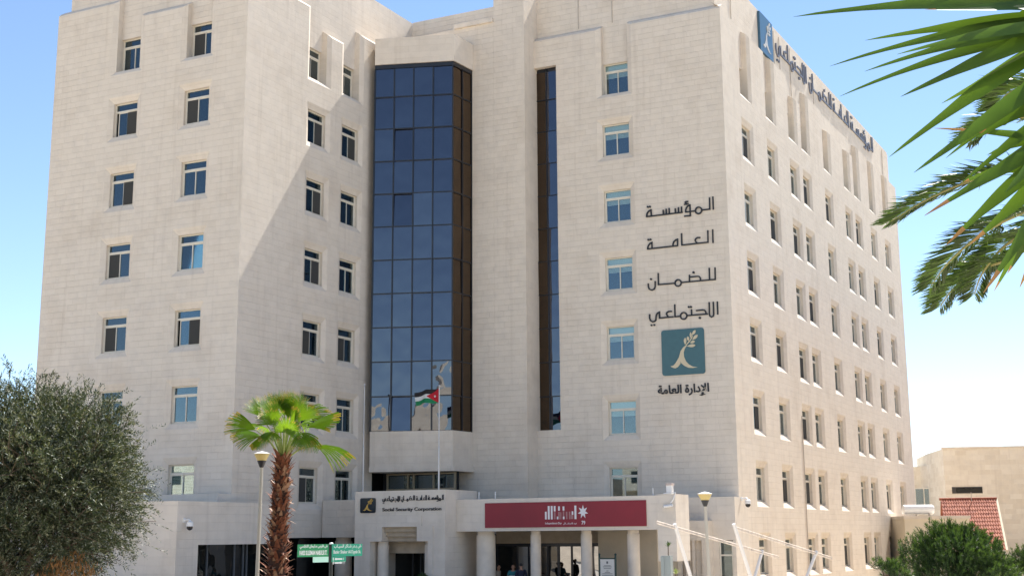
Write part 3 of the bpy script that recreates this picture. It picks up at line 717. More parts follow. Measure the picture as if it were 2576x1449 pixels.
for body, u0, v0, u1, v1, of in (('79', 1490, 398, 1540, 345, .02), ('Independence Day', 990, 402, 1217, 364, .008)):
    a, b = Bp(u0, v0), Bp(u1, v1); put_text(mb, body, OB+X3*a[0]+Z3*a[1], X3, Z3, -Y3, b[0]-a[0], b[1]-a[1], .006, of)
a, b = Bp(1240, 400), Bp(1424, 366); put_text(mb, shape_ar('عيد الاستقـــلال'), OB+X3*a[0]+Z3*a[1], X3, Z3, -Y3, b[0]-a[0], b[1]-a[1], .006, .008)
mb.build('print', PALE, ban)

# ================================================================ STREET FURNITURE
GREEN = mat('sign_green', (.015, .33, .20), .35); GREEN2 = mat('lit_sign_green', (.02, .30, .11), .35); SGW = mat('sign_white', (.85, .87, .84), .45)
PS = at(832, 1449, 40); PS.z = gz(PS.y)
sp = thing('street_sign', 'green two armed street name sign on a black post beside the fan palm', 'street sign', PS)
top = at(832, 1366, 40)
mb = MB(); mb.tube([PS, (PS.x, PS.y, top.z-.03)], .055, 12); mb.build('post', mat('black_post', (.012, .016, .016), .4), sp)
mb = MB(); mb.lathe((PS.x, PS.y, top.z), [(.06, -.03), (.06, .005), (.03, .025), (.001, .03)], 12); mb.build('post_cap', WHITE, sp)
Sg = lambda u, v, d: at((1100+u/8.587)/1.4868, (1990+v/8.587)/1.4868, d)
def blade(name, a, b, z0, z1, gm, th=.02):
    a, b = Vector((a.x, a.y, 0)), Vector((b.x, b.y, 0)); U = unit(b-a); N = Vector((U.y, -U.x, 0))
    mb = MB(); mb.prism([(0, z0), ((b-a).length, z0), ((b-a).length, z1), (0, z1)], a, U, Z3, N, 0, th); o = mb.build(name, gm, sp)
    return a, U, N, (b-a).length, o
zA, zB, zC = top.z-.02, Sg(1150, 560, 40).z, Sg(1150, 770, 40).z; zD = Sg(1150, 950, 40).z
RA, RB = Sg(1210, 400, 40), Sg(2180, 400, 40.7); LA, LB = Sg(110, 400, 39.2), Sg(1100, 400, 40)
for (A, B_, gm, t1, t2, sm) in ((RA, RB, GREEN, 'ش بـدر شـاكر السيـاب', 'Bader Shaker Al-S\'yyab St.', 0.), (LA, LB, GREEN2, 'ش فارس سليمان النابلسي', 'FARES SULEIMAN NABULSI ST.', .03)):
    a, U, N, L_, o = blade('name_plate', A, B_, zC, zA, gm)
    mb = MB(); O = a+N*.0205
    put_text(mb, shape_ar(t1), O+U*(L_*.96)+Z3*(zB+.035), U, Z3, N, L_*.9, .125, .004, sm or .012, True)
    put_text(mb, t2, O+U*(L_*.05)+Z3*(zC+.05), U, Z3, N, L_*.9, .13, .004, sm or .006)
    mb.build('lettering', SGW, o)
    rt = gm is GREEN
    s0, s1 = (.0, L_*.46) if rt else (L_*.5, L_)
    mb = MB(); mb.prism([(s0, zD), (s1, zD), (s1, zC-.004), (s0, zC-.004)], a, U, Z3, N, 0, .02); o2 = mb.build('number_plate', gm if rt else mat('pale_green', (.55, .88, .72), .4), sp)
    mb = MB()
    if rt:
        for zz, dr_, nl, nr in ((zC-.075, -1, '1', '4'), (zC-.185, 1, '1', '11')):
            x0, x1 = s0+.09, s1-.13
            p = [(x0, -.02), (x1-.06, -.02), (x1-.06, -.042), (x1, 0), (x1-.06, .042), (x1-.06, .02), (x0, .02)]
            if dr_ < 0: p = [(x0+x1-x, y) for x, y in p][::-1]
            mb.prism([(x, y+zz) for x, y in p], a, U, Z3, N, .0205, .024)
            put_text(mb, nl, O+U*(s0+.035)+Z3*(zz-.04), U, Z3, N, .025, .08, .004); put_text(mb, nr, O+U*(s1-.105)+Z3*(zz-.04), U, Z3, N, .03*len(nr), .08, .004)
        mb.build('lettering', SGW, o2)

SHADE = mat('lamp_shade_amber', (.74, .58, .36), .35, trans=.5)
def lamp(px, py, d, tilt, lab):
    t_ = at(px, py, d); y0 = gz(t_.y); base = Vector((t_.x-tilt, t_.y, y0))
    l = thing('street_lamp', lab, 'street lamp', base, 'street lamps in front of the building')
    mb = MB(); mb.tube([base, base+Vector((0, 0, .12))], [.16, .16], 12); mb.tube([base+Vector((0, 0, .12)), base+(t_-base)*.55, t_-Vector((0, 0, .36))], [.062, .05, .045], 12)
    mb.build('pole', mat('lamp_pole', (.50, .46, .38), .45), l)
    mb = MB(); mb.lathe(t_, [(.05, -.40), (.07, -.36), (.125, -.215), (.12, -.21)], 20); mb.build('holder', DARKM, l)
    mb = MB(); mb.lathe(t_, [(.12, -.208), (.215, -.03), (.21, -.025), (.11, -.203)], 24); mb.build('lamp_shade', SHADE, l)
    mb = MB(); mb.lathe(t_, [(.225, -.028), (.23, -.015), (.12, .02), (.02, .045), (.001, .05)], 24); mb.build('lamp_cap', WHITE, l)
lamp(659, 1139, 38, .06, 'tall street lamp with an amber cone shade beside the fan palm trunk')
lamp(1773, 1240, 42, -.08, 'street lamp with an amber cone shade in front of the corner annex')

# flagpoles on the portal roof and the flag
METAL = mat('galvanised', (.55, .55, .56), .35, metal=.6)
def flagpole(px, py, y, lab):
    t_ = on(px, py, 1, y); b_ = Vector((t_.x, y, PZ))
    f = thing('flagpole', lab, 'flagpole', b_, 'flagpoles on the portal roof')
    mb = MB(); h = t_.z-PZ; mb.tube([b_, b_+Z3*h*.42, b_+Z3*h*.43, b_+Z3*h*.99], [.045, .045, .03, .026], 10); mb.build('pole', METAL, f)
    mb = MB(); mb.lathe(b_+Z3*h, [(.03, -.08), (.06, -.03), (.06, 0), (.02, .05), (.001, .06)], 12); mb.build('finial', METAL, f)
    return t_
flagpole(917, 967, -6.75, 'bare flagpole on the portal roof beside the left wing')
ft = flagpole(1105, 970, -6.75, 'flagpole carrying the flag in front of the glass bay')
fl = thing('flag', 'black white and green flag with red triangle and star on its pole', 'flag', (ft.x, ft.y, ft.z-.45))
nx, nz, fw, fh = 48, 32, 1.2, .70
mb = MB(); pts = []
for i in range(nx+1):
    u = i/nx
    for j in range(nz+1):
        v = j/nz
        pts.append((ft.x-.03-fw*u*.97, ft.y+.16*u*math.sin(u*9+v*1.2)-.25*u, ft.z-.12-fh*(1-v)*(1-.12*u)-.17*u**1.5-.03*math.sin(u*8)))
fs, ms_ = [], []
for i in range(nx):
    for j in range(nz):
        fs.append((i*(nz+1)+j, i*(nz+1)+j+1, (i+1)*(nz+1)+j+1, (i+1)*(nz+1)+j)); u, v = (i+.5)/nx, (j+.5)/nz
        ms_.append(3 if u < .5*(1-abs(2*v-1)) else 0 if v > 2/3 else 1 if v > 1/3 else 2)
mb.add(pts, fs); mb.m = ms_
mb.build('flag_cloth', [mat('flag_black', (.015, .013, .014), .8, trans=.1), mat('flag_white', (.7, .7, .72), .8, trans=.2), mat('flag_green', (.01, .20, .085), .8, trans=.2), mat('flag_red', (.46, .012, .025), .8, trans=.2)], fl, smooth=True)
i0, j0 = int(nx*.17), nz//2; c = Vector(pts[i0*(nz+1)+j0]); tx = unit(Vector(pts[(i0+1)*(nz+1)+j0])-c); nn = Vector((tx.y, -tx.x, 0)); nn = nn if nn.y < 0 else -nn
mb = MB(); mb.prism([((.075 if i % 2 == 0 else .034)*math.sin(math.pi*i/7), (.075 if i % 2 == 0 else .034)*math.cos(math.pi*i/7)) for i in range(14)], c, X3, Z3, nn, .012, .018); mb.build('star', mat('flag_white', (0,)*3), fl)

# cameras on the walls
def dome_cam(p, N, lab):
    p = Vector(p); N = Vector(N); t_ = thing('security_camera', lab, 'security camera', p, 'security cameras')
    mb = MB(); U = Vector((-N.y, N.x, 0)); mb.obox(p+N*.03, U*.06, N*.03, (0, 0, .09)); mb.tube([p+N*.05, p+N*.26+Z3*.03, p+N*.32, p+N*.33-Z3*.08], .035, 8); mb.build('bracket', WHITE, t_)
    c = p+N*.33-Z3*.08
    mb = MB(); mb.lathe(c, [(.05, .05), (.13, 0), (.14, -.16), (.13, -.165)], 16); mb.build('housing', WHITE, t_)
    mb = MB(); mb.lathe(c, [(.125, -.167), (.12, -.24), (.08, -.30), (.001, -.33)], 16); mb.build('dome', mat('smoked_dome', (.01, .01, .015), .1), t_)
dome_cam(on(462, 1308, 0, LX), (1, 0, 0), 'white dome camera on the low side block left of the street lamp')
dome_cam(on(1864, 1254, 0, .42), (1, 0, 0), 'white dome camera on the corner of the annex')
p = on(1697, 1247, 1, -8.55); t_ = thing('security_camera', 'white bullet camera hanging from the right end of the canopy', 'security camera', p, 'security cameras')
mb = MB(); mb.tube([p+Vector((-.5, 0, .12)), p+Vector((.05, 0, .14)), p+Vector((-.02, -.12, -.15)), p+Vector((-.15, -.12, -.3))], .025, 6); mb.build('bracket', WHITE, t_)
mb = MB(); c = p+Vector((-.25, -.14, -.42)); mb.tube([c+Vector((-.2, 0, -.02)), c+Vector((.2, 0, .03))], .06, 10); mb.build('housing', WHITE, t_)
mb = MB(); mb.tube([c+Vector((-.215, 0, -.022)), c+Vector((-.201, 0, -.02))], .05, 10); mb.build('lens', BLACK, t_)
p = on(1685, 1243, 1, -8.2); p.z = 4.8
t_ = thing('roof_vent', 'small white vent box on the right end of the canopy roof', 'vent', p)
mb = MB(); mb.box(p.x-.12, p.x+.12, -8.3, -8.05, 4.78, 5.18); mb.build('casing', WHITE, t_)
mb = MB(); mb.box(p.x-.15, p.x+.15, -8.34, -8.01, 5.183, 5.27); mb.build('cover', mat('rust_white', (.55, .45, .40), .7, var=.2, vscale=12), t_)
for px, lab in ((1205, 'short white rod on the canopy roof near the portal'), (1643, 'short white rod on the canopy roof near the vent box'), (1246, 'short white rod on the canopy roof over the big column')):
    p = on(px, 1250, 1, -8.3); mb = MB(); mb.tube([(p.x, -8.3, 4.7), (p.x, -8.3, 5.05)], .022, 6); mb.lathe((p.x, -8.3, 5.05), [(.022, 0), (.04, .02), (.001, .05)], 8)
    setp(mb.build('roof_rod', WHITE, loc=(p.x, -8.3, 4.76)), lab, 'rod', 'rods on the canopy roof')

# notice board under the canopy
a, b = on(1512, 1402, 1, -8.9), on(1544, 1402, 1, -8.9)
t_ = thing('notice_board', 'white notice board in a dark green frame beside the canopy columns', 'notice board', (a.x, -8.9, .1))
GRN = mat('dark_green_frame', (.008, .035, .03), .4)
for x in (a.x-.08, b.x+.08):
    mb = MB(); mb.tube([(x, -8.9, .1), (x, -8.9, a.z+.05)], .045, 10); mb.lathe((x, -8.9, a.z+.05), [(.045, 0), (.03, .03), (.055, .07), (.04, .12), (.001, .14)], 10); mb.build('post', GRN, t_)
mb = MB(); mb.box(a.x-.035, b.x+.035, -8.93, -8.87, a.z-.06, a.z-.003); mb.box(a.x-.035, b.x+.035, -8.93, -8.87, .55, .62); mb.build('frame', GRN, t_)
mb = MB(); mb.box(a.x-.03, b.x+.03, -8.925, -8.885, .622, a.z-.062); pnl = mb.build('board', mat('board_white', (.62, .60, .55), .5), t_)
mb = MB(); cx_ = (a.x+b.x)/2; z = a.z-.15; mb.box(cx_-.04, cx_+.04, -8.932, -8.926, z-.1, z); z -= .17
for k in range(13): wd = (.16, .2, .17, .05, .12, .24, .26, .1, .24, .22, .2, .18, .1)[k]; mb.box(cx_-wd, cx_+wd, -8.93, -8.926, z-.022, z); z -= (.05, .07, .1, .06, .06, .07, .1, .06, .06, .08, .06, .06, .06)[k]
mb.build('print', mat('grey_print', (.10, .10, .10), .6), pnl)

# steel frame of the shade roof in front of the annex
fr = thing('shade_frame', 'white steel shade frame of leaning posts and long sloping rails before the annex', 'steel frame', at(1870, 1449, 54))
P1, P3, P2, P4 = at(1699, 1324, 51), at(1917, 1387, 58), at(1848, 1324, 51), at(2053, 1389, 58)
def foot(p, px, py, d):
    e = at(px, py, d)-p; k = (gz(p.y)-p.z)/e.z; return p+e*k
STL = mat('white_steel', (.72, .70, .68), .4, var=.05); RAIL = mat('rusty_white_rail', (.66, .58, .50), .55, var=.22, vscale=3)
for p, (px, py, d) in ((P1, (1737, 1449, 51.5)), (P2, (1888, 1449, 51.5)), (P3, (1899, 1449, 57.6)), (P4, (2030, 1449, 57.6))):
    b_ = foot(p, px, py, d); mb = MB(); mb.tube([p+(p-b_)*.03, b_], [.07, .07], 10); mb.build('leaning_post', STL, fr)
for a_, b_, e0, e1 in ((P1, P3, .19, .22), (P2, P4, .0, .22)):
    mb = MB()
    for dz in (0, -.07): mb.tube([a_-(b_-a_)*e0+Z3*dz, b_+(b_-a_)*e1+Z3*dz], .026, 8)
    for k in np.linspace(-e0, 1+e1, 5): q_ = a_+(b_-a_)*float(k); mb.tube([q_+Z3*.03, q_-Z3*.1], .03, 6)
    mb.build('rail', RAIL, fr)
# grey cabinet and little dry plants by the annex
p = at(1678, 1397, 53)
mb = MB(); mb.box(p.x-.18, p.x+.18, p.y-.15, p.y+.15, gz(p.y), p.z); mb.box(p.x-.2, p.x-.06, p.y-.175, p.y-.152, gz(p.y)+.1, p.z-.03); mb.box(p.x+.02, p.x+.2, p.y-.175, p.y-.152, gz(p.y)+.1, p.z-.03); mb.box(p.x-.05, p.x+.01, p.y-.165, p.y-.152, gz(p.y)+.2, p.z-.02)
setp(mb.build('utility_cabinet', mat('cabinet_grey', (.30, .34, .33), .5), loc=(p.x, p.y, gz(p.y))), 'narrow grey utility cabinet beside the first leaning post', 'cabinet')

# ================================================================ BUILDINGS BEHIND, AT THE RIGHT
Rh_ = np.array(unit(Vector((RGT[0], RGT[1], 0)))); Fh_ = np.array(unit(Vector((FWD[0], FWD[1], 0))))
def house_box(mb, c, U, V, w_, l_, z0, z1):
    """upright box: corner c, run w_ along U and l_ along V"""
    c = Vector((c[0], c[1], 0)); P = [c, c+U*w_, c+U*w_+V*l_, c+V*l_]
    mb.add([p+Z3*z0 for p in P]+[p+Z3*z1 for p in P], [(3,2,1,0),(4,5,6,7),(0,1,5,4),(1,2,6,5),(2,3,7,6),(3,0,4,7)])
HS = stone('house_stone', (.78, .71, .585), (.69, .61, .485), bw=.95, bh=.42, bumpd=.01, rough_n=.2, stain=(.50, .40, .27), mortar=.012)
d = 118
c0 = at(2390, 1400, d); ztop = at(2390, 1125, d).z
U = unit(Vector((RGT[0], RGT[1], 0))*.985+Vector((FWD[0], FWD[1], 0))*(-.17)); V = Vector((-U.y, U.x, 0))
hb = thing('stone_house', 'tall yellowish stone house with one slit window behind the tiled roof', 'house', (c0.x, c0.y, 0))
W1 = unit(Vector((at(2347, 1400, 126).x-c0.x, at(2347, 1400, 126).y-c0.y, 0)))
mb = MB(); house_box(mb, c0, U, V, 26, 18, 0, ztop); mb.build('wall', HS, hb)
a = at(2347, 1400, 126); mb = MB()
p = [(c0.x, c0.y), (c0.x+U.x*6+V.x*12, c0.y+U.y*6+V.y*12), (a.x+V.x*8, a.y+V.y*8), (a.x, a.y)]
mb.prism(p[::-1], (0, 0, 0), X3, Y3, Z3, 0, ztop-.004); mb.build('wall', HS, hb)
b = at(2303, 1400, 130); zb2 = at(2329, 1172, 129).z; e = at(2329, 1400, 128)
mb = MB(); mb.prism([(a.x, a.y), (a.x+V.x*9, a.y+V.y*9), (b.x+V.x*6, b.y+V.y*6), (b.x-U.x*6, b.y-U.y*6), (e.x, e.y)][::-1], (0, 0, 0), X3, Y3, Z3, 0, zb2); mb.build('wall', HS, hb)
mb = MB(); house_box(mb, Vector(c0)-U*.08-V*.08, U, V, 26.1, .5, ztop+.003, ztop+.14); mb.build('coping', SMOOTH, hb)
wa, wb = at(2403, 1240, d), at(2435, 1223, d); s0 = (Vector((wa.x, wa.y, 0))-Vector((c0.x, c0.y, 0))).dot(U)
mb = MB(); house_box(mb, Vector(c0)+U*.55-V*.02, U, V, 2.55, .3, wa.z, wb.z); fw_ = mb.build('window', mat('shadowed_frame', (.05, .045, .04), .6), hb)
mb = MB(); house_box(mb, Vector(c0)+U*.9-V*.05, U, V, 2.15, .02, wa.z+.08, wb.z-.08); mb.build('pane', DARKG, fw_)
mb = MB(); q = at(2308, 1300, 127.3); mb.box(q.x-.1, q.x+1.6, q.y-.1, q.y+.1, at(2310, 1285, 127).z, at(2310, 1226, 127).z); wq = mb.build('window', ALU, hb)
mb = MB(); mb.box(q.x+.0, q.x+.7, q.y-.13, q.y-.102, at(2310, 1282, 127).z, at(2310, 1229, 127).z); mb.box(q.x+.8, q.x+1.5, q.y-.13, q.y-.102, at(2310, 1282, 127).z, at(2310, 1229, 127).z); mb.build('pane', PANE, wq)
# cottage with the tiled roof
d = 100
TILE = bpy.data.materials.new('roof_tile'); TILE.use_nodes = True; N_ = TILE.node_tree; B_ = N_.nodes['Principled BSDF']; B_.inputs['Roughness'].default_value = .8
g_ = N_.nodes.new('ShaderNodeNewGeometry'); n_ = N_.nodes.new('ShaderNodeTexNoise'); n_.inputs['Scale'].default_value = 3.5; n_.inputs['Detail'].default_value = 4; r_ = N_.nodes.new('ShaderNodeValToRGB')
r_.color_ramp.elements[0].position = .35; r_.color_ramp.elements[0].color = (.26, .075, .045, 1); r_.color_ramp.elements[1].position = .7; r_.color_ramp.elements[1].color = (.46, .17, .10, 1)
N_.links.new(g_.outputs['Position'], n_.inputs['Vector']); N_.links.new(n_.outputs[0], r_.inputs[0]); N_.links.new(r_.outputs[0], B_.inputs['Base Color'])
rl = at(2366, 1256, d+3); U2 = unit(Vector(Rh_*1.0-Fh_*.24)); q_ = ray(2504, 1253); k_ = np.array(rl)-CAM
t_ = (k_[0]*q_[1]-k_[1]*q_[0])/(U2.y*q_[0]-U2.x*q_[1]); rr = rl+U2*float(t_); V2 = Vector((U2.y, -U2.x, 0))
ct = thing('tiled_house', 'small house with a red tiled roof half hidden behind the pine', 'house', (rl.x, rl.y, 0))
Lr = (rr-rl).length; run, drop = 4.6, 3.6; ev = rl.z-drop
mb = MB(); nr, nc = 13, 22                                     # rows of pan tiles on the front slope
for i in range(nr):
    t0, t1 = i/nr, (i+1.12)/nr
    for j in range(nc):
        s0, s1 = Lr*j/nc, Lr*(j+1)/nc
        for (u0, u1, h0, h1) in ((0, .25, .0, .055), (.25, .5, .055, .055), (.5, .75, .055, .0), (.75, 1, .0, .0)):
            P = lambda s, t, h: rl+U2*s+V2*(run*t)-Z3*(drop*t)+Z3*h
            sa, sb = s0+(s1-s0)*u0, s0+(s1-s0)*u1
            mb.poly(P(sa, t0, h0), P(sb, t0, h1), P(sb, t1, h1+.05), P(sa, t1, h0+.05)); mb.poly(P(sa, t1, h0+.05), P(sb, t1, h1+.05), P(sb, t1, h1-.04), P(sa, t1, h0-.04))
mb.poly(rl, rl+U2*Lr, rl+U2*Lr-V2*run-Z3*drop, rl-V2*run-Z3*drop)
mb.tube([rl-U2*.1+Z3*.03, rr+U2*.1+Z3*.03], .1, 8); mb.build('roof', TILE, ct)
mb = MB(); O = Vector((rl.x, rl.y, 0)); body = [(-run+.4, 0), (run-.4, 0), (run-.4, ev+.25), (0, rl.z-.12), (-run+.4, ev+.25)]
mb.prism(body, O, V2, Z3, U2, .3, Lr-.25); mb.build('wall', HS, ct)
mb = MB(); mb.prism([(0, rl.z+.02), (run+.1, ev-.06), (run+.1, ev-.2), (0, rl.z-.14), (-run-.1, ev-.2), (-run-.1, ev-.06)], O, V2, Z3, U2, Lr+.02, Lr+.16); mb.build('barge_board', mat('cream_board', (.58, .50, .36), .7), ct)
p = O+U2*(Lr*.56)+V2*.3; mb = MB(); mb.tube([p+Z3*(rl.z-.2), p+Z3*(rl.z+.5)], .03, 6); mb.build('vent_pipe', PIPE, ct)
# lower flat roofed outbuilding and its water heater
d = 92
a, b = at(2312, 1297, d), at(2438, 1297, d); zt = a.z; U4 = unit(Vector((b.x-a.x, b.y-a.y, 0))); V4 = Vector((-U4.y, U4.x, 0))
ob = thing('outbuilding', 'low flat roofed stone outbuilding with white coping behind the pine', 'outbuilding', (a.x, a.y, 0))
w4 = (Vector((b.x, b.y, 0))-Vector((a.x, a.y, 0))).length+1
mb = MB(); house_box(mb, Vector((a.x, a.y, 0))-U4, U4, V4, w4, 5, 0, zt-.2); mb.build('wall', mat('cream_render', (.74, .65, .50), .8, var=.06, vscale=1), ob)
mb = MB(); house_box(mb, Vector((a.x, a.y, 0))-U4*1.05-V4*.06, U4, V4, w4+.12, 5.1, zt-.197, zt); mb.build('coping', SMOOTH, ob)
c = at(2330, 1281, 94); wt = thing('water_heater', 'white roof water tank lying on the flat outbuilding roof', 'water tank', (c.x, c.y, zt))
mb = MB(); mb.tube([c-U4*1.6, c-U4*1.55, c+U4*.42, c+U4*.5], [.25, .32, .32, .26], 16); mb.build('tank', WHITE, wt)
mb = MB(); mb.box(c.x-.7, c.x-.6, c.y-.2, c.y+.2, zt, c.z-.25); mb.build('cradle', PIPE, wt)
mb = MB(); mb.box(c.x+.15, c.x+.25, c.y-.2, c.y+.2, zt, c.z-.25); mb.build('cradle', PIPE, wt)

# ---- across the street, behind the camera: seen only in the glass
def far_block(x0, x1, y0, y1, h_, lab, nst):
    t_ = thing('street_house', lab, 'house', ((x0+x1)/2, (y0+y1)/2, 1.5))
    mb = MB(); mb.box(x0, x1, y0, y1, 1.4, h_); mb.box(x0+(x1-x0)*.3, x0+(x1-x0)*.55, y0+2, y1-2, h_+.002, h_+2.6); mb.build('wall', HS, t_)
    for k in range(nst):
        z = 3+k*3.3
        n = int((x1-x0)/4)
        for i in range(n):
            x = x0+2+i*(x1-x0-2)/n
            mb = MB(); mb.box(x-.8, x+.8, y1+.003, y1+.04, z, z+1.5); mb.build('window', DARKG, t_)
        mb = MB(); mb.box(x0+.5, x0+(x1-x0)*.45, y1+.003, y1+1.3, z-1.0, z-.85); mb.box(x0+.5, x0+(x1-x0)*.45, y1+1.2, y1+1.297, z-.847, z-.1); mb.build('balcony', SMOOTH, t_)
for i, (x0, x1, y1, h_, n_, lab) in enumerate(((-13, -7.7, -98, 17.4, 4, 'tall narrow stone house across the street, behind the viewer'), (-6.3, -2.9, -98, 17.9, 4, 'narrowest stone house across the street, behind the viewer'),
        (-48, -30, -100, 12, 3, 'three storey stone house across the street, left of the narrow ones'), (-75, -52, -102, 10.5, 2, 'broad two storey stone house across the street'), (-112, -82, -98, 13.5, 3, 'long three storey stone block at the far left across the street'),
        (6, 26, -104, 11, 2, 'two storey stone house across the street, right of the narrow ones'), (34, 60, -100, 13, 3, 'long three storey stone block at the far right across the street'))):
    far_block(x0, x1, y1-14, y1, h_, lab, n_)
t_ = thing('street_house', 'added unseen five storey block past the right edge, blocking sky light from the side wall', 'house', (34, 22, 0))  # invented block out of view, added to cut sky light on the side wall
mb = MB(); mb.box(24, 44, -8, 52, 0, 19); mb.build('wall', HS, t_)
for k in range(5):
    for j in range(11): mb = MB(); mb.box(23.96, 23.997, -4+j*5, -2.4+j*5, 1.5+k*3.5, 3.2+k*3.5); mb.build('window', DARKG, t_)
mb = MB(); mb.box(-80, 5, -76.5, -76, 1.3, 4.2); setp(mb.build('garden_wall', STONE_Y, loc=(-40, -76, 1.4)), 'long yellow stone garden wall across the street behind the viewer', 'wall')

# ================================================================ PLANTS
LEAF_O = mat('olive_leaf', (.038, .056, .020), .55, var=.5, vscale=1.1, trans=.14)
LEAF_OS = mat('olive_leaf_silver', (.17, .19, .13), .65, var=.3, vscale=3, trans=.12)
DRYL = mat('dry_leaf', (.28, .15, .06), .8, var=.3, vscale=5, trans=.25)
BARK = mat('bark', (.12, .09, .065), .95, var=.3, vscale=6, bump=.8, bscale=14)
PINE = mat('pine_needle', (.026, .060, .014), .55, var=.35, vscale=1.6, trans=.2)
PINEL = mat('pine_needle_young', (.055, .112, .022), .5, var=.25, vscale=2, trans=.25)
FAN = mat('fan_leaf', (.115, .215, .018), .34, var=.35, vscale=5, trans=.45)
FANT = mat('fan_leaf_tip', (.30, .28, .06), .5, var=.3, vscale=8, trans=.4)
STEM = mat('leaf_stalk', (.30, .36, .10), .45, var=.15)
RUST = mat('old_leaf_base', (.20, .065, .028), .8, var=.45, vscale=9)
RUSTL = mat('old_leaf_edge', (.34, .19, .11), .6, var=.3, vscale=9)
YUC = mat('yucca_leaf', (.055, .115, .016), .5, var=.45, vscale=5, trans=.30)
YUCD = mat('yucca_dry', (.27, .165, .08), .7, var=.3, vscale=10, trans=.15)
DATE = mat('date_leaflet', (.045, .088, .02), .45, var=.3, vscale=5, trans=.25)
RACH = mat('frond_rib', (.28, .27, .09), .5)

def blades(name, P, D, S_, L, Wd, mats, idx, parent, bend=.0):
    """many thin leaf blades at P along D with side S_; each a folded diamond of four points"""
    n = len(P); L = L[:, None]; Wd = Wd[:, None]
    N3 = np.cross(D, S_); a = P; t = P+D*L+N3*L*bend; m1 = P+D*L*.5+S_*Wd*.5+N3*L*.05; m2 = P+D*L*.5-S_*Wd*.5+N3*L*.05
    V = np.stack([a, m1, t, m2], 1).reshape(-1, 3)-np.array(wloc(parent))
    me = bpy.data.meshes.new(name); me.vertices.add(4*n); me.vertices.foreach_set('co', V.ravel())
    me.loops.add(4*n); me.loops.foreach_set('vertex_index', np.arange(4*n)); me.polygons.add(n)
    me.polygons.foreach_set('loop_start', np.arange(n)*4); me.polygons.foreach_set('loop_total', np.full(n, 4))
    for mm in mats: me.materials.append(mm)
    me.polygons.foreach_set('material_index', idx.astype(int)); me.update(); me.validate()
    return link(name, me, parent)
def rand_unit(n):
    v = rng.normal(size=(n, 3)); return v/np.linalg.norm(v, axis=1)[:, None]
def nrm(v): return v/np.maximum(np.linalg.norm(v, axis=1)[:, None], 1e-9)

# ---- olive tree at the left
oc = at(72, 1228, 31); og = gz(oc.y)
ol = thing('olive_tree', 'big silvery green olive tree at the left edge before the left wing', 'tree', (oc.x, oc.y, og))
tb = Vector((oc.x, oc.y, og))
mb = MB(); mb.tube([tb, tb+Vector((.1, .05, .8)), tb+Vector((-.05, 0, 1.7))], [.36, .27, .22], 10); ends = []
fork = tb+Vector((-.05, 0, 1.6))
for k in range(11):
    a = 2*math.pi*k/11; e = fork+Vector((math.cos(a)*1.7, math.sin(a)*1.7, 1.2+2.2*random.random())); mid = fork.lerp(e, .5)+Vector((0, 0, .35))
    mb.tube([fork, mid, e], [.12, .075, .03], 6); ends.append(e)
mb.build('trunk', BARK, ol)
# crown: lobes set in view axes (right, up, depth) about the crown centre, metres
lob = [(0,.1,0,1.9),(-1.6,.7,.2,1.6),(.9,.95,.1,1.25),(1.25,.35,-.4,1.1),(1.35,-.75,.2,1.0),(.5,-1.0,-.6,1.25),(-.9,-.9,-.4,1.5),(-.3,1.5,.2,1.1),(-1.1,1.45,.3,.85),(1.55,1.2,.3,.62),(.2,.3,-1.2,1.2),(-1.3,.2,-1.2,1.2),(1.75,-.25,.1,.75),(-2.4,-.3,0,1.7),(.9,-.2,-1.0,1.0),(.1,-1.2,.8,1.3),(0,1,1.2,1.2),(1.0,-.1,1.2,1.2)]
Rh, Uh, Fh = np.array(unit(Vector((RGT[0], RGT[1], 0)))), np.array((0, 0, 1.)), np.array(unit(Vector((FWD[0], FWD[1], 0))))
Pt, Dt, Sc = [], [], []
for (x, y, z, r) in lob:
    c = np.array(oc)+Rh*x+Uh*y+Fh*z; n = int(380*r*r)
    dirs = rand_unit(n); rad = r*(.42+.62*rng.random(n)**.7)
    Pt.append(c+dirs*rad[:, None]); Dt.append(nrm(dirs+rand_unit(n)*.6+np.array((0, 0, .25))))
Pt, Dt = np.concatenate(Pt), np.concatenate(Dt)
keep = Pt[:, 2] > og+.55+.6*rng.random(len(Pt)); Pt, Dt = Pt[keep], Dt[keep]
nt_ = len(Pt); K = 24; tl = .30+.22*rng.random(nt_)
long_ = rng.random(nt_) < .09; tl[long_] *= 2.2
u = np.tile((np.arange(K)+.5)/K, nt_); bi = np.repeat(np.arange(nt_), K)
curve = np.zeros((nt_, 3)); curve[:, 2] = -.22*rng.random(nt_)
base = Pt[bi]+Dt[bi]*(u*tl[bi])[:, None]+curve[bi]*(u**2)[:, None]*tl[bi][:, None]*2
side = nrm(np.cross(Dt[bi], rand_unit(nt_)[bi]+1e-3)); alt = np.where(np.tile(np.arange(K) % 2, nt_) == 0, 1, -1)[:, None]
ld = nrm(Dt[bi]*.75+side*alt*.75+rand_unit(len(bi))*.35); sd = nrm(np.cross(ld, rand_unit(len(bi))))
blades('crown', base, ld, sd, .06+.055*rng.random(len(bi)), .015+.012*rng.random(len(bi)), [LEAF_O, LEAF_OS], (rng.random(len(bi)) < .27), ol, .1)
mb = MB()
for i in range(0, nt_, 6): mb.tube([Pt[i]-Dt[i]*.25, Pt[i]+Dt[i]*tl[i]*.6], .008, 3, False)
mb.build('branch', BARK, ol)
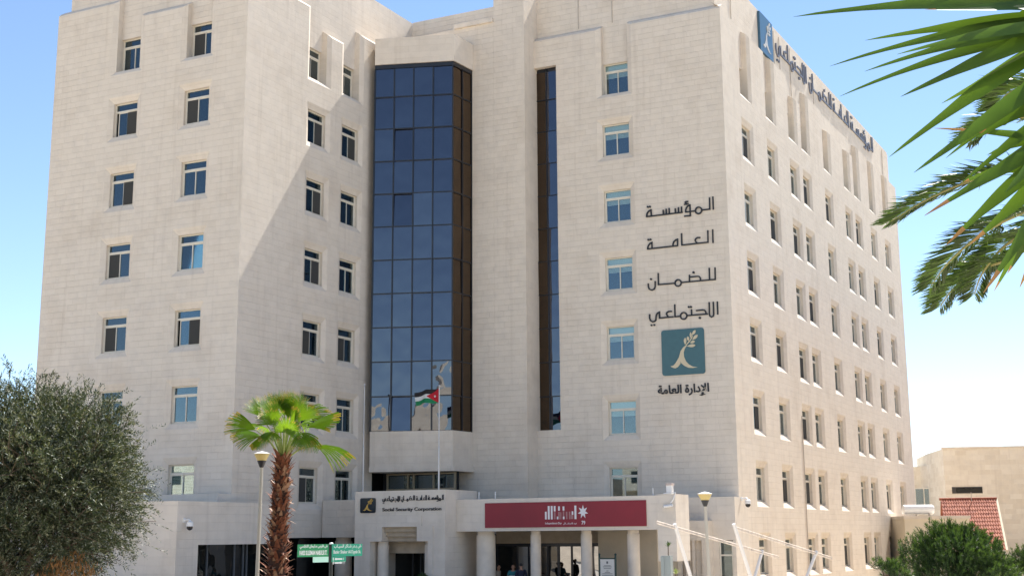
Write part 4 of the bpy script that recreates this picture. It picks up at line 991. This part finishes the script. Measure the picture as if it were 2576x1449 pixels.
# brown dead foliage hanging under the crown
n = 1500; cl = rng.integers(0, 7, n); xx = np.array([.45, .9, 1.15, 1.45, 1.65, 1.3, .2])[cl]+rng.normal(size=n)*.10; zz = 1.9+np.array([.35, .55, .8, 1.0, .75, .9, .3])[cl]*rng.random(n); dd = rng.normal(size=n)*.3-np.array([1.2, 1.3, 1.0, .8, .7, 1.2, 1.4])[cl]
Pd = np.array((oc.x, oc.y, 0))+Rh*xx[:, None]+Fh*dd[:, None]; Pd[:, 2] = zz
dn = nrm(np.array((0, 0, -1.))+rand_unit(n)*.45); blades('dead_foliage', Pd, dn, nrm(np.cross(dn, rand_unit(n))), .10+.1*rng.random(n), .012+.012*rng.random(n), [DRYL], np.zeros(n), ol)

# ---- pines at the right
def pine(px, py, dist, lob, lab, name='pine_tree', dens=1.):
    c0 = at(px, py, dist); g = gz(c0.y); t_ = thing(name, lab, 'tree', (c0.x, c0.y, g), 'pines beside the building')
    mb = MB(); mb.tube([(c0.x, c0.y, g), (c0.x+.1, c0.y, g+.9), (c0.x, c0.y, max(c0.z, g+1.0))], [.2, .15, .1], 8)
    for x, y, z, r in lob:
        e = Vector(np.array(c0)+Rh*x+Uh*y+Fh*z); mb.tube([(c0.x, c0.y, max(g+.4, c0.z-1)), e], [.07, .02], 5)
    mb.build('trunk', BARK, t_)
    P, D = [], []
    for x, y, z, r in lob:
        n = int(210*r*r*dens); d_ = rand_unit(n); d_[:, 2] = np.abs(d_[:, 2])*.9-.25*rng.random(n)
        d_ = nrm(d_); P.append(np.array(c0)+Rh*x+Uh*y+Fh*z+d_*(r*(.72+.33*rng.random(n)))[:, None]); D.append(nrm(d_*.55+np.array((0, 0, .75))+rand_unit(n)*.3))
    P, D = np.concatenate(P), np.concatenate(D); n = len(P); K = 34
    P[:, 2] = np.maximum(P[:, 2], g+.25)
    bi = np.repeat(np.arange(n), K); u = rng.random(n*K); ln = .24+.16*rng.random(n)
    base = P[bi]+D[bi]*(u*ln[bi])[:, None]; ld = nrm(D[bi]*(.55+.8*u[:, None])+rand_unit(n*K)*.75)
    young = (u > .72) & (rng.random(n)[bi] < .8)
    blades('crown', base, ld, nrm(np.cross(ld, rand_unit(n*K))), .10+.07*rng.random(n*K), .014+.009*rng.random(n*K), [PINE, PINEL], young, t_)
pine(2402, 1446, 50, [(0,0,0,1.5),(-1.1,.35,.1,.85),(.85,.25,0,1.0),(-.4,.95,.2,.75),(.35,.9,0,.75),(1.5,-.35,.2,.85),(-.6,-.4,-.6,.95),(.7,-.3,-.8,.95),(1.15,.75,.5,.6),(0,.4,-.9,.95),(-.1,1.25,.1,.45),(.75,1.1,.2,.45)], 'rounded green pine before the far end of the side wall')
pine(2590, 1440, 62, [(0,.3,0,.7),(.7,.5,.2,.8),(-.35,-.2,0,.6),(.4,-.4,0,1.0),(1.4,.1,.3,1.0)], 'small dark pine cut by the right edge of the picture')
pine(2232, 1445, 47, [(.1,.05,0,.28),(-.15,.15,0,.22),(.3,-.2,0,.3)], 'low pine sapling left of the rounded pine', 'pine_sapling', 1.6)

# ---- fan palm
Pf = lambda u, v, d=36: at((820+u/3.813)/1.4868, (1420+v/3.813)/1.4868, d)
pt = Pf(912, 1075); pg = gz(pt.y); pb = at(690, 1449, 36); pb = Vector((pt.x+(pb.x-pt.x)*1.12, pt.y+(pb.y-pt.y)*1.12, pg))
fp = thing('fan_palm', 'fan palm with shaggy rust brown trunk and bright green crown', 'palm', pb)
ax = pt-pb; Hh = ax.length
mb = MB(); mb.tube([pb+ax*k for k in (0, .1, .5, .9, 1.0)], [.30, .25, .22, .17, .12], 14)
tk = mb.build('trunk', mat('dark_fibre', (.055, .024, .014), .9), fp)
mb = MB(); nfl = 720
for i in range(nfl):
    k = i/nfl; a = i*2.39996+random.uniform(-.2, .2); c = pb+ax*(k*.985); r0 = .25-.09*k
    o = Vector((math.cos(a), math.sin(a), 0)); s_ = Vector((-o.y, o.x, 0)); up = random.uniform(.12, .32); outl = random.uniform(.08, .24)*(1-.25*k); wdt = random.uniform(.035, .075)
    dn = random.random() < .28
    b0 = c+o*(r0-.03); m_ = b0+o*outl*.75+Z3*(up*.55 if not dn else -.02); e_ = b0+o*(outl*1.5)+Z3*(up*(1.0 if not dn else -.35))
    mb.cur = 1 if random.random() < .3 else 0
    mb.add([b0-s_*wdt*1.3, b0+s_*wdt*1.3, m_+s_*wdt*.8+Z3*.015, m_-s_*wdt*.8+Z3*.015, e_+s_*wdt*.25, e_-s_*wdt*.25, m_-o*.03-Z3*.02], [(0, 1, 2, 3), (3, 2, 4, 5), (0, 3, 6), (1, 6, 2)])
mb.build('old_leaf_base', [RUST, RUSTL], tk)
def fan_leaf(h, tip, R_, spread, nrm_, droop, nseg=30, stalk=None):
    """one palmate leaf: hub h, middle blade towards tip, face nrm_"""
    A = unit(tip-h); S_ = unit(A.cross(nrm_)); Nn = unit(S_.cross(A))
    mb = MB(); 
    for i in range(nseg):
        a0 = R(spread)*((i)/nseg-.5); a1 = R(spread)*((i+1)/nseg-.5); am = (a0+a1)/2
        L_ = R_*(.78+.22*math.cos(am))*random.uniform(.9, 1.05)
        def pt_(a, r, lift): 
            d_ = A*math.cos(a)+S_*math.sin(a); rr = r*L_
            return h+d_*rr+Nn*(lift+.05*R_*math.cos(am*1.2)*r)-Z3*(droop*R_*(r**2.6))*(1+.5*abs(math.sin(am)))
        f = .014
        jt = random.uniform(.92, 1.0)
        r1, r2, r3 = .34, .62*jt, .84*jt; half = (a1-a0)/2
        rows = [(.03, .95), (r1, 1.03), (r2, .90), (r3, .60), (1.0, .05)]
        vs = []
        for r, wf in rows:
            wa = half*wf
            vs += [pt_(am-wa, r, -f*r), pt_(am, r, f*r), pt_(am+wa, r, -f*r)]
        for k in range(4):
            mb.cur = 1 if (k == 3 and random.random() < .55) else 0
            b = 3*k
            base = len(mb.v)
            mb.add(vs[b:b+6], [(0, 1, 4, 3), (1, 2, 5, 4)])
    lf = mb.build('leaf', [FAN, FANT], fp, uv=False)
    mb = MB(); c0 = pt-ax*.03; mid = c0.lerp(h, .55)+Z3*(.06+.05*(h-c0).length); mb.tube([c0, mid, h, h+A*R_*.12], [.028, .02, .014, .004], 6)
    mb.build('leaf_stalk', STEM, lf)
V_ = lambda x, y, z: Vector(Rh*x+Uh*y+Fh*z)              # view axes: right, up, away
FL = [((850,610,-.3),(610,310,-.3),.68,74,(-.3,.3,-1),.03),((985,560,.0),(1000,170,.1),.70,64,(.05,.2,-1),.01),((1115,600,-.2),(1350,300,-.2),.70,74,(.3,.3,-1),.04),((945,755,-.75),(1000,470,-.95),.54,215,(0,.25,-1),.06),((740,560,-.1),(725,195,.0),.70,78,(-.15,.2,-1),.01),((1060,505,.25),(1120,135,.35),.70,72,(.25,.1,-1),.01),
      ((535,720,-.2),(95,505,-.3),.88,66,(-.1,.7,-.7),.14),((600,800,-.45),(195,755,-.7),.80,90,(-.1,.8,-.6),.20),((610,530,.2),(405,270,.3),.62,60,(-.4,.4,-.8),.05),
      ((1230,680,-.3),(1750,520,-.5),1.0,62,(.1,.8,-.6),.10),((1190,520,.2),(1590,400,.4),.80,84,(.3,.6,-.7),.20),((1350,945,-.15),(1935,960,-.3),1.08,92,(0,1,-.35),.34),
      ((1250,800,-.5),(1300,1030,-.9),.5,130,(.3,.4,-1),.2),((610,800,-.5),(590,960,-.8),.42,140,(-.3,.4,-1),.14),((840,420,.5),(860,190,.8),.6,90,(0,.3,-1),.02),((1010,620,-.2),(1200,430,-.5),.56,120,(.3,.5,-.9),.1),
      ((1150,640,.5),(1420,480,.9),.7,110,(.2,.8,.4),.25),((700,700,.55),(480,600,.95),.7,110,(-.2,.8,.4),.25),((930,520,.1),(940,240,.0),.62,74,(0,.2,-1),.01),((760,740,-.6),(640,880,-1.0),.42,150,(-.2,.5,-1),.18),((800,640,-.5),(660,420,-.7),.58,120,(-.3,.4,-1),.06),((1130,760,-.6),(1290,900,-.9),.55,140,(.3,.5,-.9),.25)]
for (hu, hv, hd), (tu, tv, td), R_, sp_, nn_, dr_ in FL:
    fan_leaf(Pf(hu, hv, 36+hd), Pf(tu, tv, 36+td), R_, sp_, V_(*nn_), dr_)

# ---- broad leaved yucca and feather palm, close at the upper right
Y4 = lambda u, v, d: at(1748.7+.5571*u, .5571*v, d)
YD = 5.2
yb = at(2790, 700, YD); yu = thing('yucca', 'close yucca with long sword leaves hanging in at the upper right', 'yucca', (yb.x, yb.y, 1.5))
c1, c2 = Y4(1640, 60, YD), Y4(1640, 640, YD+.2)
mb = MB(); mb.tube([(yb.x, yb.y, 1.45), (yb.x, yb.y, 2.6), tuple(Vector((yb.x, yb.y, 0))*.4+Vector((c2.x, c2.y, 0))*.6+Z3*(c2.z-.3)), tuple(c2), tuple(c1+Vector((.15, .1, -.1)))], [.16, .12, .09, .07, .05], 10); mb.build('trunk', BARK, yu)
def sword(p0, p1, wd, face, sag=.03, dry=0., curl=0.):
    """one sword leaf from p0 to its tip p1, channelled, tapering to a point"""
    A = p1-p0; L_ = A.length; A = A/L_; S_ = unit(A.cross(face)); Nn = unit(S_.cross(A)); n = 12
    mb = MB(); vs = []
    for i in range(n+1):
        t = i/n; w_ = wd*(.55+.45*math.sin(math.pi*min(t*1.25+.1, 1)))*(1-t**3.2)**.9*.5+.0006
        c = p0+A*L_*t+Nn*(sag*4*t*(1-t))*L_+S_*curl*math.sin(t*math.pi)*L_
        vs += [c-S_*w_+Nn*w_*.24, c, c+S_*w_+Nn*w_*.24]
    for i in range(n):
        mb.cur = 1 if (dry and i/n > 1-dry) else 0
        mb.add(vs[3*i:3*i+6], [(0, 1, 4, 3), (1, 2, 5, 4)])
    mb.build('leaf', [YUC, YUCD], yu, smooth=True, uv=False)
SW = [((1640,40),(443,78),88,0,-.2),((1640,70),(768,184),60,0,.1),((1630,90),(608,301),62,0,.1),((1620,110),(912,247),48,0,.3),((1620,120),(765,324),58,0,-.2),((1620,140),(652,437),60,0,.2),
      ((1640,130),(928,438),82,0,-.1),((1640,100),(1152,246),58,0,.1),((1640,170),(1113,468),56,0,.3),((1640,160),(876,710),84,0,.0),((1640,300),(988,780),74,0,.2),((1640,350),(1132,715),60,0,-.2),
      ((1640,-60),(1000,0),60,0,.2),((1640,20),(1035,45),60,.12,.0),((1640,-20),(1150,20),90,0,-.4),((1640,60),(1210,175),76,0,.2),((1640,620),(1035,975),66,.22,.1),((1640,560),(1040,970),40,.4,.3),((1640,660),(1130,1110),74,.2,-.2),
      ((1640,640),(1080,580),36,.5,.2),((1640,720),(1235,1110),70,.24,.1),((1640,760),(1300,1325),66,.18,.2),((1640,800),(1350,1315),60,.16,-.1),((1640,700),(1200,825),70,.12,.2),((1640,560),(1320,700),72,0,.3),
      ((1640,480),(1200,830),58,0,-.1),((1640,840),(1410,1235),70,.1,.2),((1640,600),(1400,870),80,0,.1),((1640,420),(1250,640),64,0,.2),((1640,880),(1465,1300),60,.2,.2),((1640,250),(1380,500),80,0,.2),((1640,340),(1480,420),90,0,-.3),((1640,690),(1430,790),86,0,.1),((1640,0),(1400,110),90,0,.3)]
for i, ((au, av), (bu, bv), wpx, dry, roll) in enumerate(SW):
    dd_ = YD+random.uniform(-.25, .25)
    sword(Y4(au+20, av, YD+.05), Y4(bu, bv, dd_), wpx*.5571/F_PX*YD*1.12, V_(roll*1.4, .30+random.uniform(-.25, .3), -.95), random.uniform(-.02, .05), dry, random.uniform(-.015, .015))
for i in range(46):                                            # the rest of both rosettes, out of the frame
    c = (c1, c2)[i % 2]; a = random.uniform(-1.3, 1.3); e = random.uniform(-.5, .9)
    sword(c+V_(.02, 0, 0), c+V_(math.cos(a)*math.cos(e), math.sin(e), math.sin(a)*math.cos(e))*random.uniform(.55, .85), .055, V_(0, .8, -.6), random.uniform(-.02, .05), random.choice([0, 0, .15]))

DD = 15.
dc = at(2760, 470, DD+1); dpn = thing('date_palm', 'feather palm with arching dark fronds behind the yucca', 'palm', (dc.x, dc.y, gz(dc.y)))
mb = MB(); g = gz(dc.y); mb.tube([(dc.x, dc.y, g), (dc.x, dc.y, g+1), (dc.x, dc.y, dc.z)], [.34, .28, .24], 14); tk = mb.build('trunk', BARK, dpn)
mb = MB()
for i in range(160):
    a = i*2.4; z = g+(dc.z-g)*(i/160); o = Vector((math.cos(a), math.sin(a), 0)); s_ = Vector((-o.y, o.x, 0)); b = Vector((dc.x, dc.y, z))+o*.24
    mb.add([b-s_*.07, b+s_*.07, b+s_*.045+o*.09+Z3*.12, b-s_*.045+o*.09+Z3*.12], [(0, 1, 2, 3)])
mb.build('old_leaf_base', BARK, tk)
def frond(pts, lw=.42, n=170):
    """feather leaf along the curve pts (Catmull-Rom), leaflets in two ranks"""
    P = [Vector(p) for p in pts]; P = [P[0]*2-P[1]]+P+[P[-1]*2-P[-2]]; C_ = []
    for k in range(1, len(P)-2):
        for j in range(12):
            t = j/12; C_.append(.5*((2*P[k])+(P[k+1]-P[k-1])*t+(2*P[k-1]-5*P[k]+4*P[k+1]-P[k+2])*t*t+(-P[k-1]+3*P[k]-3*P[k+1]+P[k+2])*t**3))
    C_.append(P[-2]); m_ = len(C_)
    mb = MB(); mb.tube(C_, [.028*(1-.85*i/(m_-1)) for i in range(m_)], 6); lf = mb.build('frond', RACH, dpn)
    B, D_, S_, L_, W_ = [], [], [], [], []
    for i in range(n*2):
        t = .10+.90*i/(n*2-1); x = t*(m_-1); k = min(int(x), m_-2); c = C_[k].lerp(C_[k+1], x-k); T = unit(C_[k+1]-C_[k])
        sd = T.cross(Z3); sd = unit(sd) if sd.length > .1 else Vector(Rh); upn = sd.cross(T)
        s_ = 1 if i % 2 else -1
        d_ = unit(T*(.55+.55*t)+sd*s_*(1.0-.25*t)+upn*random.uniform(.15, .4)-Z3*.12)
        B.append(c); D_.append(d_); S_.append(unit(d_.cross(Vector(Fh)+Vector((random.gauss(0, .5), random.gauss(0, .5), random.gauss(0, .5)))))); L_.append(lw*(.35+.9*math.sin(math.pi*min(1, t*.62+.28)))*random.uniform(.85, 1.08)); W_.append(.021*random.uniform(.8, 1.2))
    blades('leaflet', np.array(B), np.array(D_), np.array(S_), np.array(L_), np.array(W_), [DATE], np.zeros(len(B)), lf, -.06)
    lf.children[0]['kind'] = 'stuff'
for pts in ([(0, 0), (1500, 765), (1250, 815), (1040, 905), (885, 1000)], [(0, 0), (1480, 960), (1290, 1060), (1150, 1180), (1065, 1290)], [(0, 0), (1485, 1130), (1290, 1215), (1170, 1300), (1105, 1385)],
            [(0, 0), (1700, 560), (1480, 530), (1330, 570), (1240, 640)], [(0, 0), (1560, 1010), (1400, 1110), (1300, 1230), (1260, 1330)], [(0, 0), (1700, 420), (1520, 390), (1420, 420), (1360, 480)]):
    dd_ = DD+random.uniform(-.6, .6)
    frond([dc]+[Y4(u, v, dd_+.25*i) for i, (u, v) in enumerate(pts[1:])])
for i in range(12):
    a = -1.2+2.4*i/11+random.uniform(-.1, .1); e = random.uniform(-.1, .9); o = V_(math.cos(a), 0, math.sin(a))
    frond([dc, dc+o*.9+Z3*(.5+e), dc+o*1.9+Z3*(.5+e), dc+o*2.7+Z3*(e-.2), dc+o*3.1+Z3*(e-.8)])

# small plants at the doors
def spiky(p, h_, n, w_, lab, name, cat, m_, stem=None, pot=None):
    t_ = thing(name, lab, cat, p)
    p = Vector(p); top = p+Z3*(stem or .05)
    if stem: mb = MB(); mb.tube([p, top], [.035, .02], 6); mb.build('stem', BARK, t_)
    if pot: mb = MB(); mb.lathe(p, [(.16, 0), (.21, pot), (.23, pot), (.23, pot+.03), (.19, pot+.03), (.18, pot-.03)], 16); mb.build('pot', mat('terracotta', (.30, .13, .07), .8), t_); top = p+Z3*pot
    mb = MB()
    for i in range(n):
        a = i*2.4; e = random.uniform(.3, 1.45); d_ = Vector((math.cos(a)*math.cos(e), math.sin(a)*math.cos(e), math.sin(e))); s_ = Vector((-math.sin(a), math.cos(a), 0)); L_ = h_*random.uniform(.7, 1.1)
        m2 = top+d_*L_*.5+Z3*.02; e2 = top+d_*L_-Z3*.12*L_*math.cos(e); mb.add([top-s_*w_*.6, top+s_*w_*.6, m2+s_*w_, m2-s_*w_, e2], [(0, 1, 2, 3), (3, 2, 4)])
    mb.build('leaf', m_, t_, uv=False)
q = on(935, 1438, 1, -10.2); spiky((q.x, -10.2, .1), .55, 30, .04, 'potted spiky green plant left of the portal doorway', 'potted_plant', 'plant', DATE, None, .55)
q = on(1063, 1418, 1, -10.1); t_ = thing('potted_shrub', 'dark clipped shrub in a pot right of the portal doorway', 'plant', (q.x, -10.1, .1))
mb = MB(); mb.lathe((q.x, -10.1, .1), [(.2, 0), (.27, .4), (.29, .4), (.29, .44), (.22, .44)], 16); mb.build('pot', mat('terracotta', (0, 0, 0)), t_)
n = 1500; d_ = rand_unit(n); Pq = np.array((q.x, -10.1, .95))+d_*np.array((.30, .30, .52))*(.7+.3*rng.random(n))[:, None]
blades('foliage', Pq, nrm(d_+rand_unit(n)*.6), nrm(np.cross(d_, rand_unit(n))), .09+.05*rng.random(n), .03+.02*rng.random(n), [PINE], np.zeros(n), t_)
q = at(1681, 1385, 55); spiky((q.x, q.y, .1), .28, 26, .018, 'small dry aloe on a thin stem behind the grey cabinet', 'aloe', 'plant', DATE, at(1681, 1372, 55).z-.15)
q = at(1700, 1440, 54); spiky((q.x, q.y, .1), .30, 26, .022, 'low green and brown aloe right of the grey cabinet', 'aloe', 'plant', STEM, at(1700, 1437, 54).z-.2)

# ================================================================ PEOPLE under the canopy
def skin_mesh(name, verts, edges, rad, m_, parent, sub=2, root=0):
    me = bpy.data.meshes.new(name); me.from_pydata([tuple(v) for v in verts], edges, []); o = link(name, me)
    md = o.modifiers.new('skin', 'SKIN'); md.use_smooth_shade = True
    for i, r_ in enumerate(rad):
        sv = me.skin_vertices[0].data[i]; sv.radius = (r_, r_) if not isinstance(r_, tuple) else r_; sv.use_root = (i == root)
    o.modifiers.new('sub', 'SUBSURF').levels = sub
    bpy.context.view_layer.update()
    ev_ = o.evaluated_get(bpy.context.evaluated_depsgraph_get()); nm = bpy.data.meshes.new_from_object(ev_); bpy.data.objects.remove(o)
    nm.materials.clear(); nm.materials.append(m_)
    r2 = link(name, nm, parent); return r2
SKIN = mat('skin', (.36, .20, .13), .55); HAIR = mat('dark_hair', (.012, .009, .008), .5)
def person(px, d, face, H_, lab, shirt, trous, arms, hair=True, sleeve=.5):
    """standing figure; local frame x right, y forward, z up, turned to 'face' (degrees from +X)"""
    q = at(px, 1449, d); b = Vector((q.x, q.y, .1)); k = H_/1.75
    t_ = thing('person', lab, 'person', b); t_.rotation_euler.z = R(face-90)
    J = {'pel': (0, 0, .95), 'wai': (0, .0, 1.08), 'che': (0, .01, 1.28), 'nec': (0, .0, 1.46), 'nk2': (0, .012, 1.50), 'hd1': (0, .035, 1.555), 'hd2': (0, .03, 1.635), 'hd3': (0, .02, 1.69)}
    for s, n in ((1, 'r'), (-1, 'l')):
        J['hip'+n] = (.10*s, 0, .90); J['kne'+n] = (.11*s, .02, .49); J['ank'+n] = (.11*s, -.02, .09); J['hee'+n] = (.11*s, .02, .04); J['toe'+n] = (.12*s, .17, .035)
        J['sho'+n] = (.18*s, 0, 1.42); (e, w_) = arms[0 if s > 0 else 1]; J['elb'+n] = e; J['wri'+n] = w_
        e, w_ = Vector(e), Vector(w_); D_ = unit(w_-e); ac = unit(D_.cross(Vector((0, 0, 1)) if abs(D_.z) < .9 else Vector((1, 0, 0)))); inn = unit(ac.cross(D_))
        J['pal'+n] = w_+D_*.075
        for f_ in range(4):
            off = ac*(-.03+.02*f_); l_ = (.065, .078, .072, .055)[f_]
            J[f'f{f_}a'+n] = w_+D_*.095+off; J[f'f{f_}b'+n] = w_+D_*(.095+l_*.55)+off+inn*.008; J[f'f{f_}c'+n] = w_+D_*(.095+l_*.9)+off+inn*.028
        J['tha'+n] = w_+D_*.045+ac*(-.042)+inn*.01; J['thb'+n] = w_+D_*.085+ac*(-.055)+inn*.022
    RAD = dict(pel=(.155, .105), wai=(.135, .095), che=(.16, .11), nec=.06, nk2=.055, hd1=(.068, .082), hd2=(.076, .092), hd3=(.062, .078))
    for n in 'rl':
        RAD.update({'hip'+n: .085, 'kne'+n: .055, 'ank'+n: .038, 'hee'+n: .04, 'toe'+n: .03, 'sho'+n: .058, 'elb'+n: .04, 'wri'+n: .026, 'pal'+n: (.036, .018), 'tha'+n: .012, 'thb'+n: .010})
        for f_ in range(4): RAD.update({f'f{f_}a'+n: .0105, f'f{f_}b'+n: .0095, f'f{f_}c'+n: .008})
    E_ = [('pel', 'wai'), ('wai', 'che'), ('che', 'nec'), ('nec', 'nk2'), ('nk2', 'hd1'), ('hd1', 'hd2'), ('hd2', 'hd3')]
    for n in 'rl':
        E_ += [('pel', 'hip'+n), ('hip'+n, 'kne'+n), ('kne'+n, 'ank'+n), ('ank'+n, 'hee'+n), ('hee'+n, 'toe'+n), ('che', 'sho'+n), ('sho'+n, 'elb'+n), ('elb'+n, 'wri'+n), ('wri'+n, 'pal'+n), ('wri'+n, 'tha'+n), ('tha'+n, 'thb'+n)]
        for f_ in range(4): E_ += [('pal'+n, f'f{f_}a'+n), (f'f{f_}a'+n, f'f{f_}b'+n), (f'f{f_}b'+n, f'f{f_}c'+n)]
    def grow(name, keys, edges, rad, m_, sub=2):
        ix = {k_: i for i, k_ in enumerate(keys)}
        return skin_mesh(name, [Vector(J[k_])*k for k_ in keys], [(ix[a], ix[c]) for a, c in edges], [tuple(v*k for v in (rad[k_] if isinstance(rad[k_], tuple) else (rad[k_],)*2)) for k_ in keys], m_, t_, sub, ix['pel'] if 'pel' in ix else 0)
    body = grow('body', list(J), E_, RAD, SKIN)
    infl = lambda ks, a: {k_: (tuple(v+a for v in RAD[k_]) if isinstance(RAD[k_], tuple) else RAD[k_]+a) for k_ in ks}
    for n in 'rl': J['slv'+n] = Vector(J['sho'+n]).lerp(Vector(J['elb'+n]), .8) if sleeve < 1 else Vector(J['elb'+n]).lerp(Vector(J['wri'+n]), .9); RAD['slv'+n] = .045 if sleeve < 1 else .034
    J['hem'] = (0, 0, .86); RAD['hem'] = (.165, .118)
    ks = ['hem', 'pel', 'wai', 'che', 'shor', 'shol', 'slvr', 'slvl']; es = [('hem', 'pel'), ('pel', 'wai'), ('wai', 'che'), ('che', 'shor'), ('che', 'shol')]
    if sleeve < 1: es += [('shor', 'slvr'), ('shol', 'slvl')]
    else: ks += ['elbr', 'elbl']; es += [('shor', 'elbr'), ('elbr', 'slvr'), ('shol', 'elbl'), ('elbl', 'slvl')]
    J['nk0'] = (0, 0, 1.45); RAD['nk0'] = .068; ks.append('nk0'); es.append(('che', 'nk0'))
    grow('shirt', ks, es, infl(ks, .016), shirt)
    for n in 'rl': J['cuf'+n] = (J['ank'+n][0], -.005, .045); RAD['cuf'+n] = .058
    J['wst'] = (0, 0, 1.0); RAD['wst'] = (.14, .10)
    ks = ['wst', 'pel', 'hipr', 'hipl', 'kner', 'knel', 'cufr', 'cufl']; grow('trousers', ks, [('wst', 'pel'), ('pel', 'hipr'), ('pel', 'hipl'), ('hipr', 'kner'), ('hipl', 'knel'), ('kner', 'cufr'), ('knel', 'cufl')], infl(ks, .014), trous)
    for n in 'rl':
        ks = ['hee'+n, 'toe'+n]; grow('shoe', ks, [tuple(ks)], infl(ks, .012), BLACK, 1)
    if hair:
        J['h0'] = (0, -.042, 1.585); J['h1'] = (0, -.022, 1.655); J['h2'] = (0, .012, 1.715); RAD.update(h0=(.066, .05), h1=(.084, .08), h2=(.062, .08)); ks = ['h0', 'h1', 'h2']; grow('hair', ks, [('h0', 'h1'), ('h1', 'h2')], infl(ks, 0), HAIR, 2)
    mb = MB(); ft_ = lambda x, y, z: tuple(Vector((x, y, z-.045))*k)
    mb.add([ft_(-.012, .112, 1.655), ft_(.012, .112, 1.655), ft_(.016, .128, 1.617), ft_(-.016, .128, 1.617), ft_(0, .148, 1.622), ft_(0, .12, 1.665)], [(0, 3, 4, 5), (1, 5, 4, 2), (3, 2, 4)])
    for s in (-1, 1): mb.tube([ft_(.078*s, .015, 1.64), ft_(.092*s, .005, 1.655), ft_(.088*s, .01, 1.615)], [.01, .016, .008], 6)
    bm_ = mb; me_parent = bm_.f
    off = Vector(b); bm_.v = [tuple(Vector(v)+off) for v in bm_.v]; o = bm_.build('nose_and_ears', SKIN, t_, smooth=True, uv=False)
    for s in (-1, 1):
        mb = MB(); c = Vector(ft_(.032*s, .108, 1.662))+off; mb.tube([c-Vector((.011, 0, 0)), c, c+Vector((.011, 0, 0))], [.002, .009, .002], 6); mb.build('eye', HAIR, t_, uv=False)
    mb = MB(); c = Vector(ft_(0, .116, 1.588))+off; mb.tube([c-Vector((.024, .004, 0)), c, c+Vector((.024, -.004, 0))], [.002, .005, .002], 5); mb.build('mouth', mat('lip', (.22, .08, .07), .5), t_, uv=False)
    return t_
relax = lambda s: ((.24*s, -.02, 1.14), (.26*s, .10, .90))
fold = lambda s: ((.23*s, .0, 1.15), (.10*s, .25, 1.12))
person(1253, 63.4, 5, 1.74, 'man in a grey beige short sleeved shirt, leftmost of the three people under the canopy', mat('beige_shirt', (.33, .29, .24), .8), mat('dark_trousers', (.025, .025, .03), .8), (fold(1), relax(-1)))
p2 = person(1291, 62.7, -70, 1.76, 'man in a teal shirt holding white papers between two others', mat('teal_shirt', (.02, .17, .19), .8), mat('dark_trousers', (0, 0, 0)), (((.25, .02, 1.15), (.14, .26, 1.10)), ((-.25, .02, 1.15), (-.14, .26, 1.10))))
person(1311, 62.0, 120, 1.82, 'man in navy clothes seen from behind, rightmost of the three people', mat('navy_shirt', (.008, .012, .035), .8), mat('navy_trousers', (.012, .015, .03), .8), (relax(1), fold(-1)), True, 1.)
bpy.context.view_layer.update()
pw = p2.matrix_world @ Vector((0, .36, 1.14)); fx_ = (p2.matrix_world.to_3x3() @ Vector((0, 1, 0))); rx_ = (p2.matrix_world.to_3x3() @ Vector((1, 0, 0)))
mb = MB(); mb.obox(pw, rx_*.15, unit(fx_*.6+Z3*.8)*.12, unit(fx_*.8-Z3*.6)*.004)
setp(mb.build('papers', WHITE, loc=tuple(pw)), 'white sheets of paper held by the man in teal', 'papers')
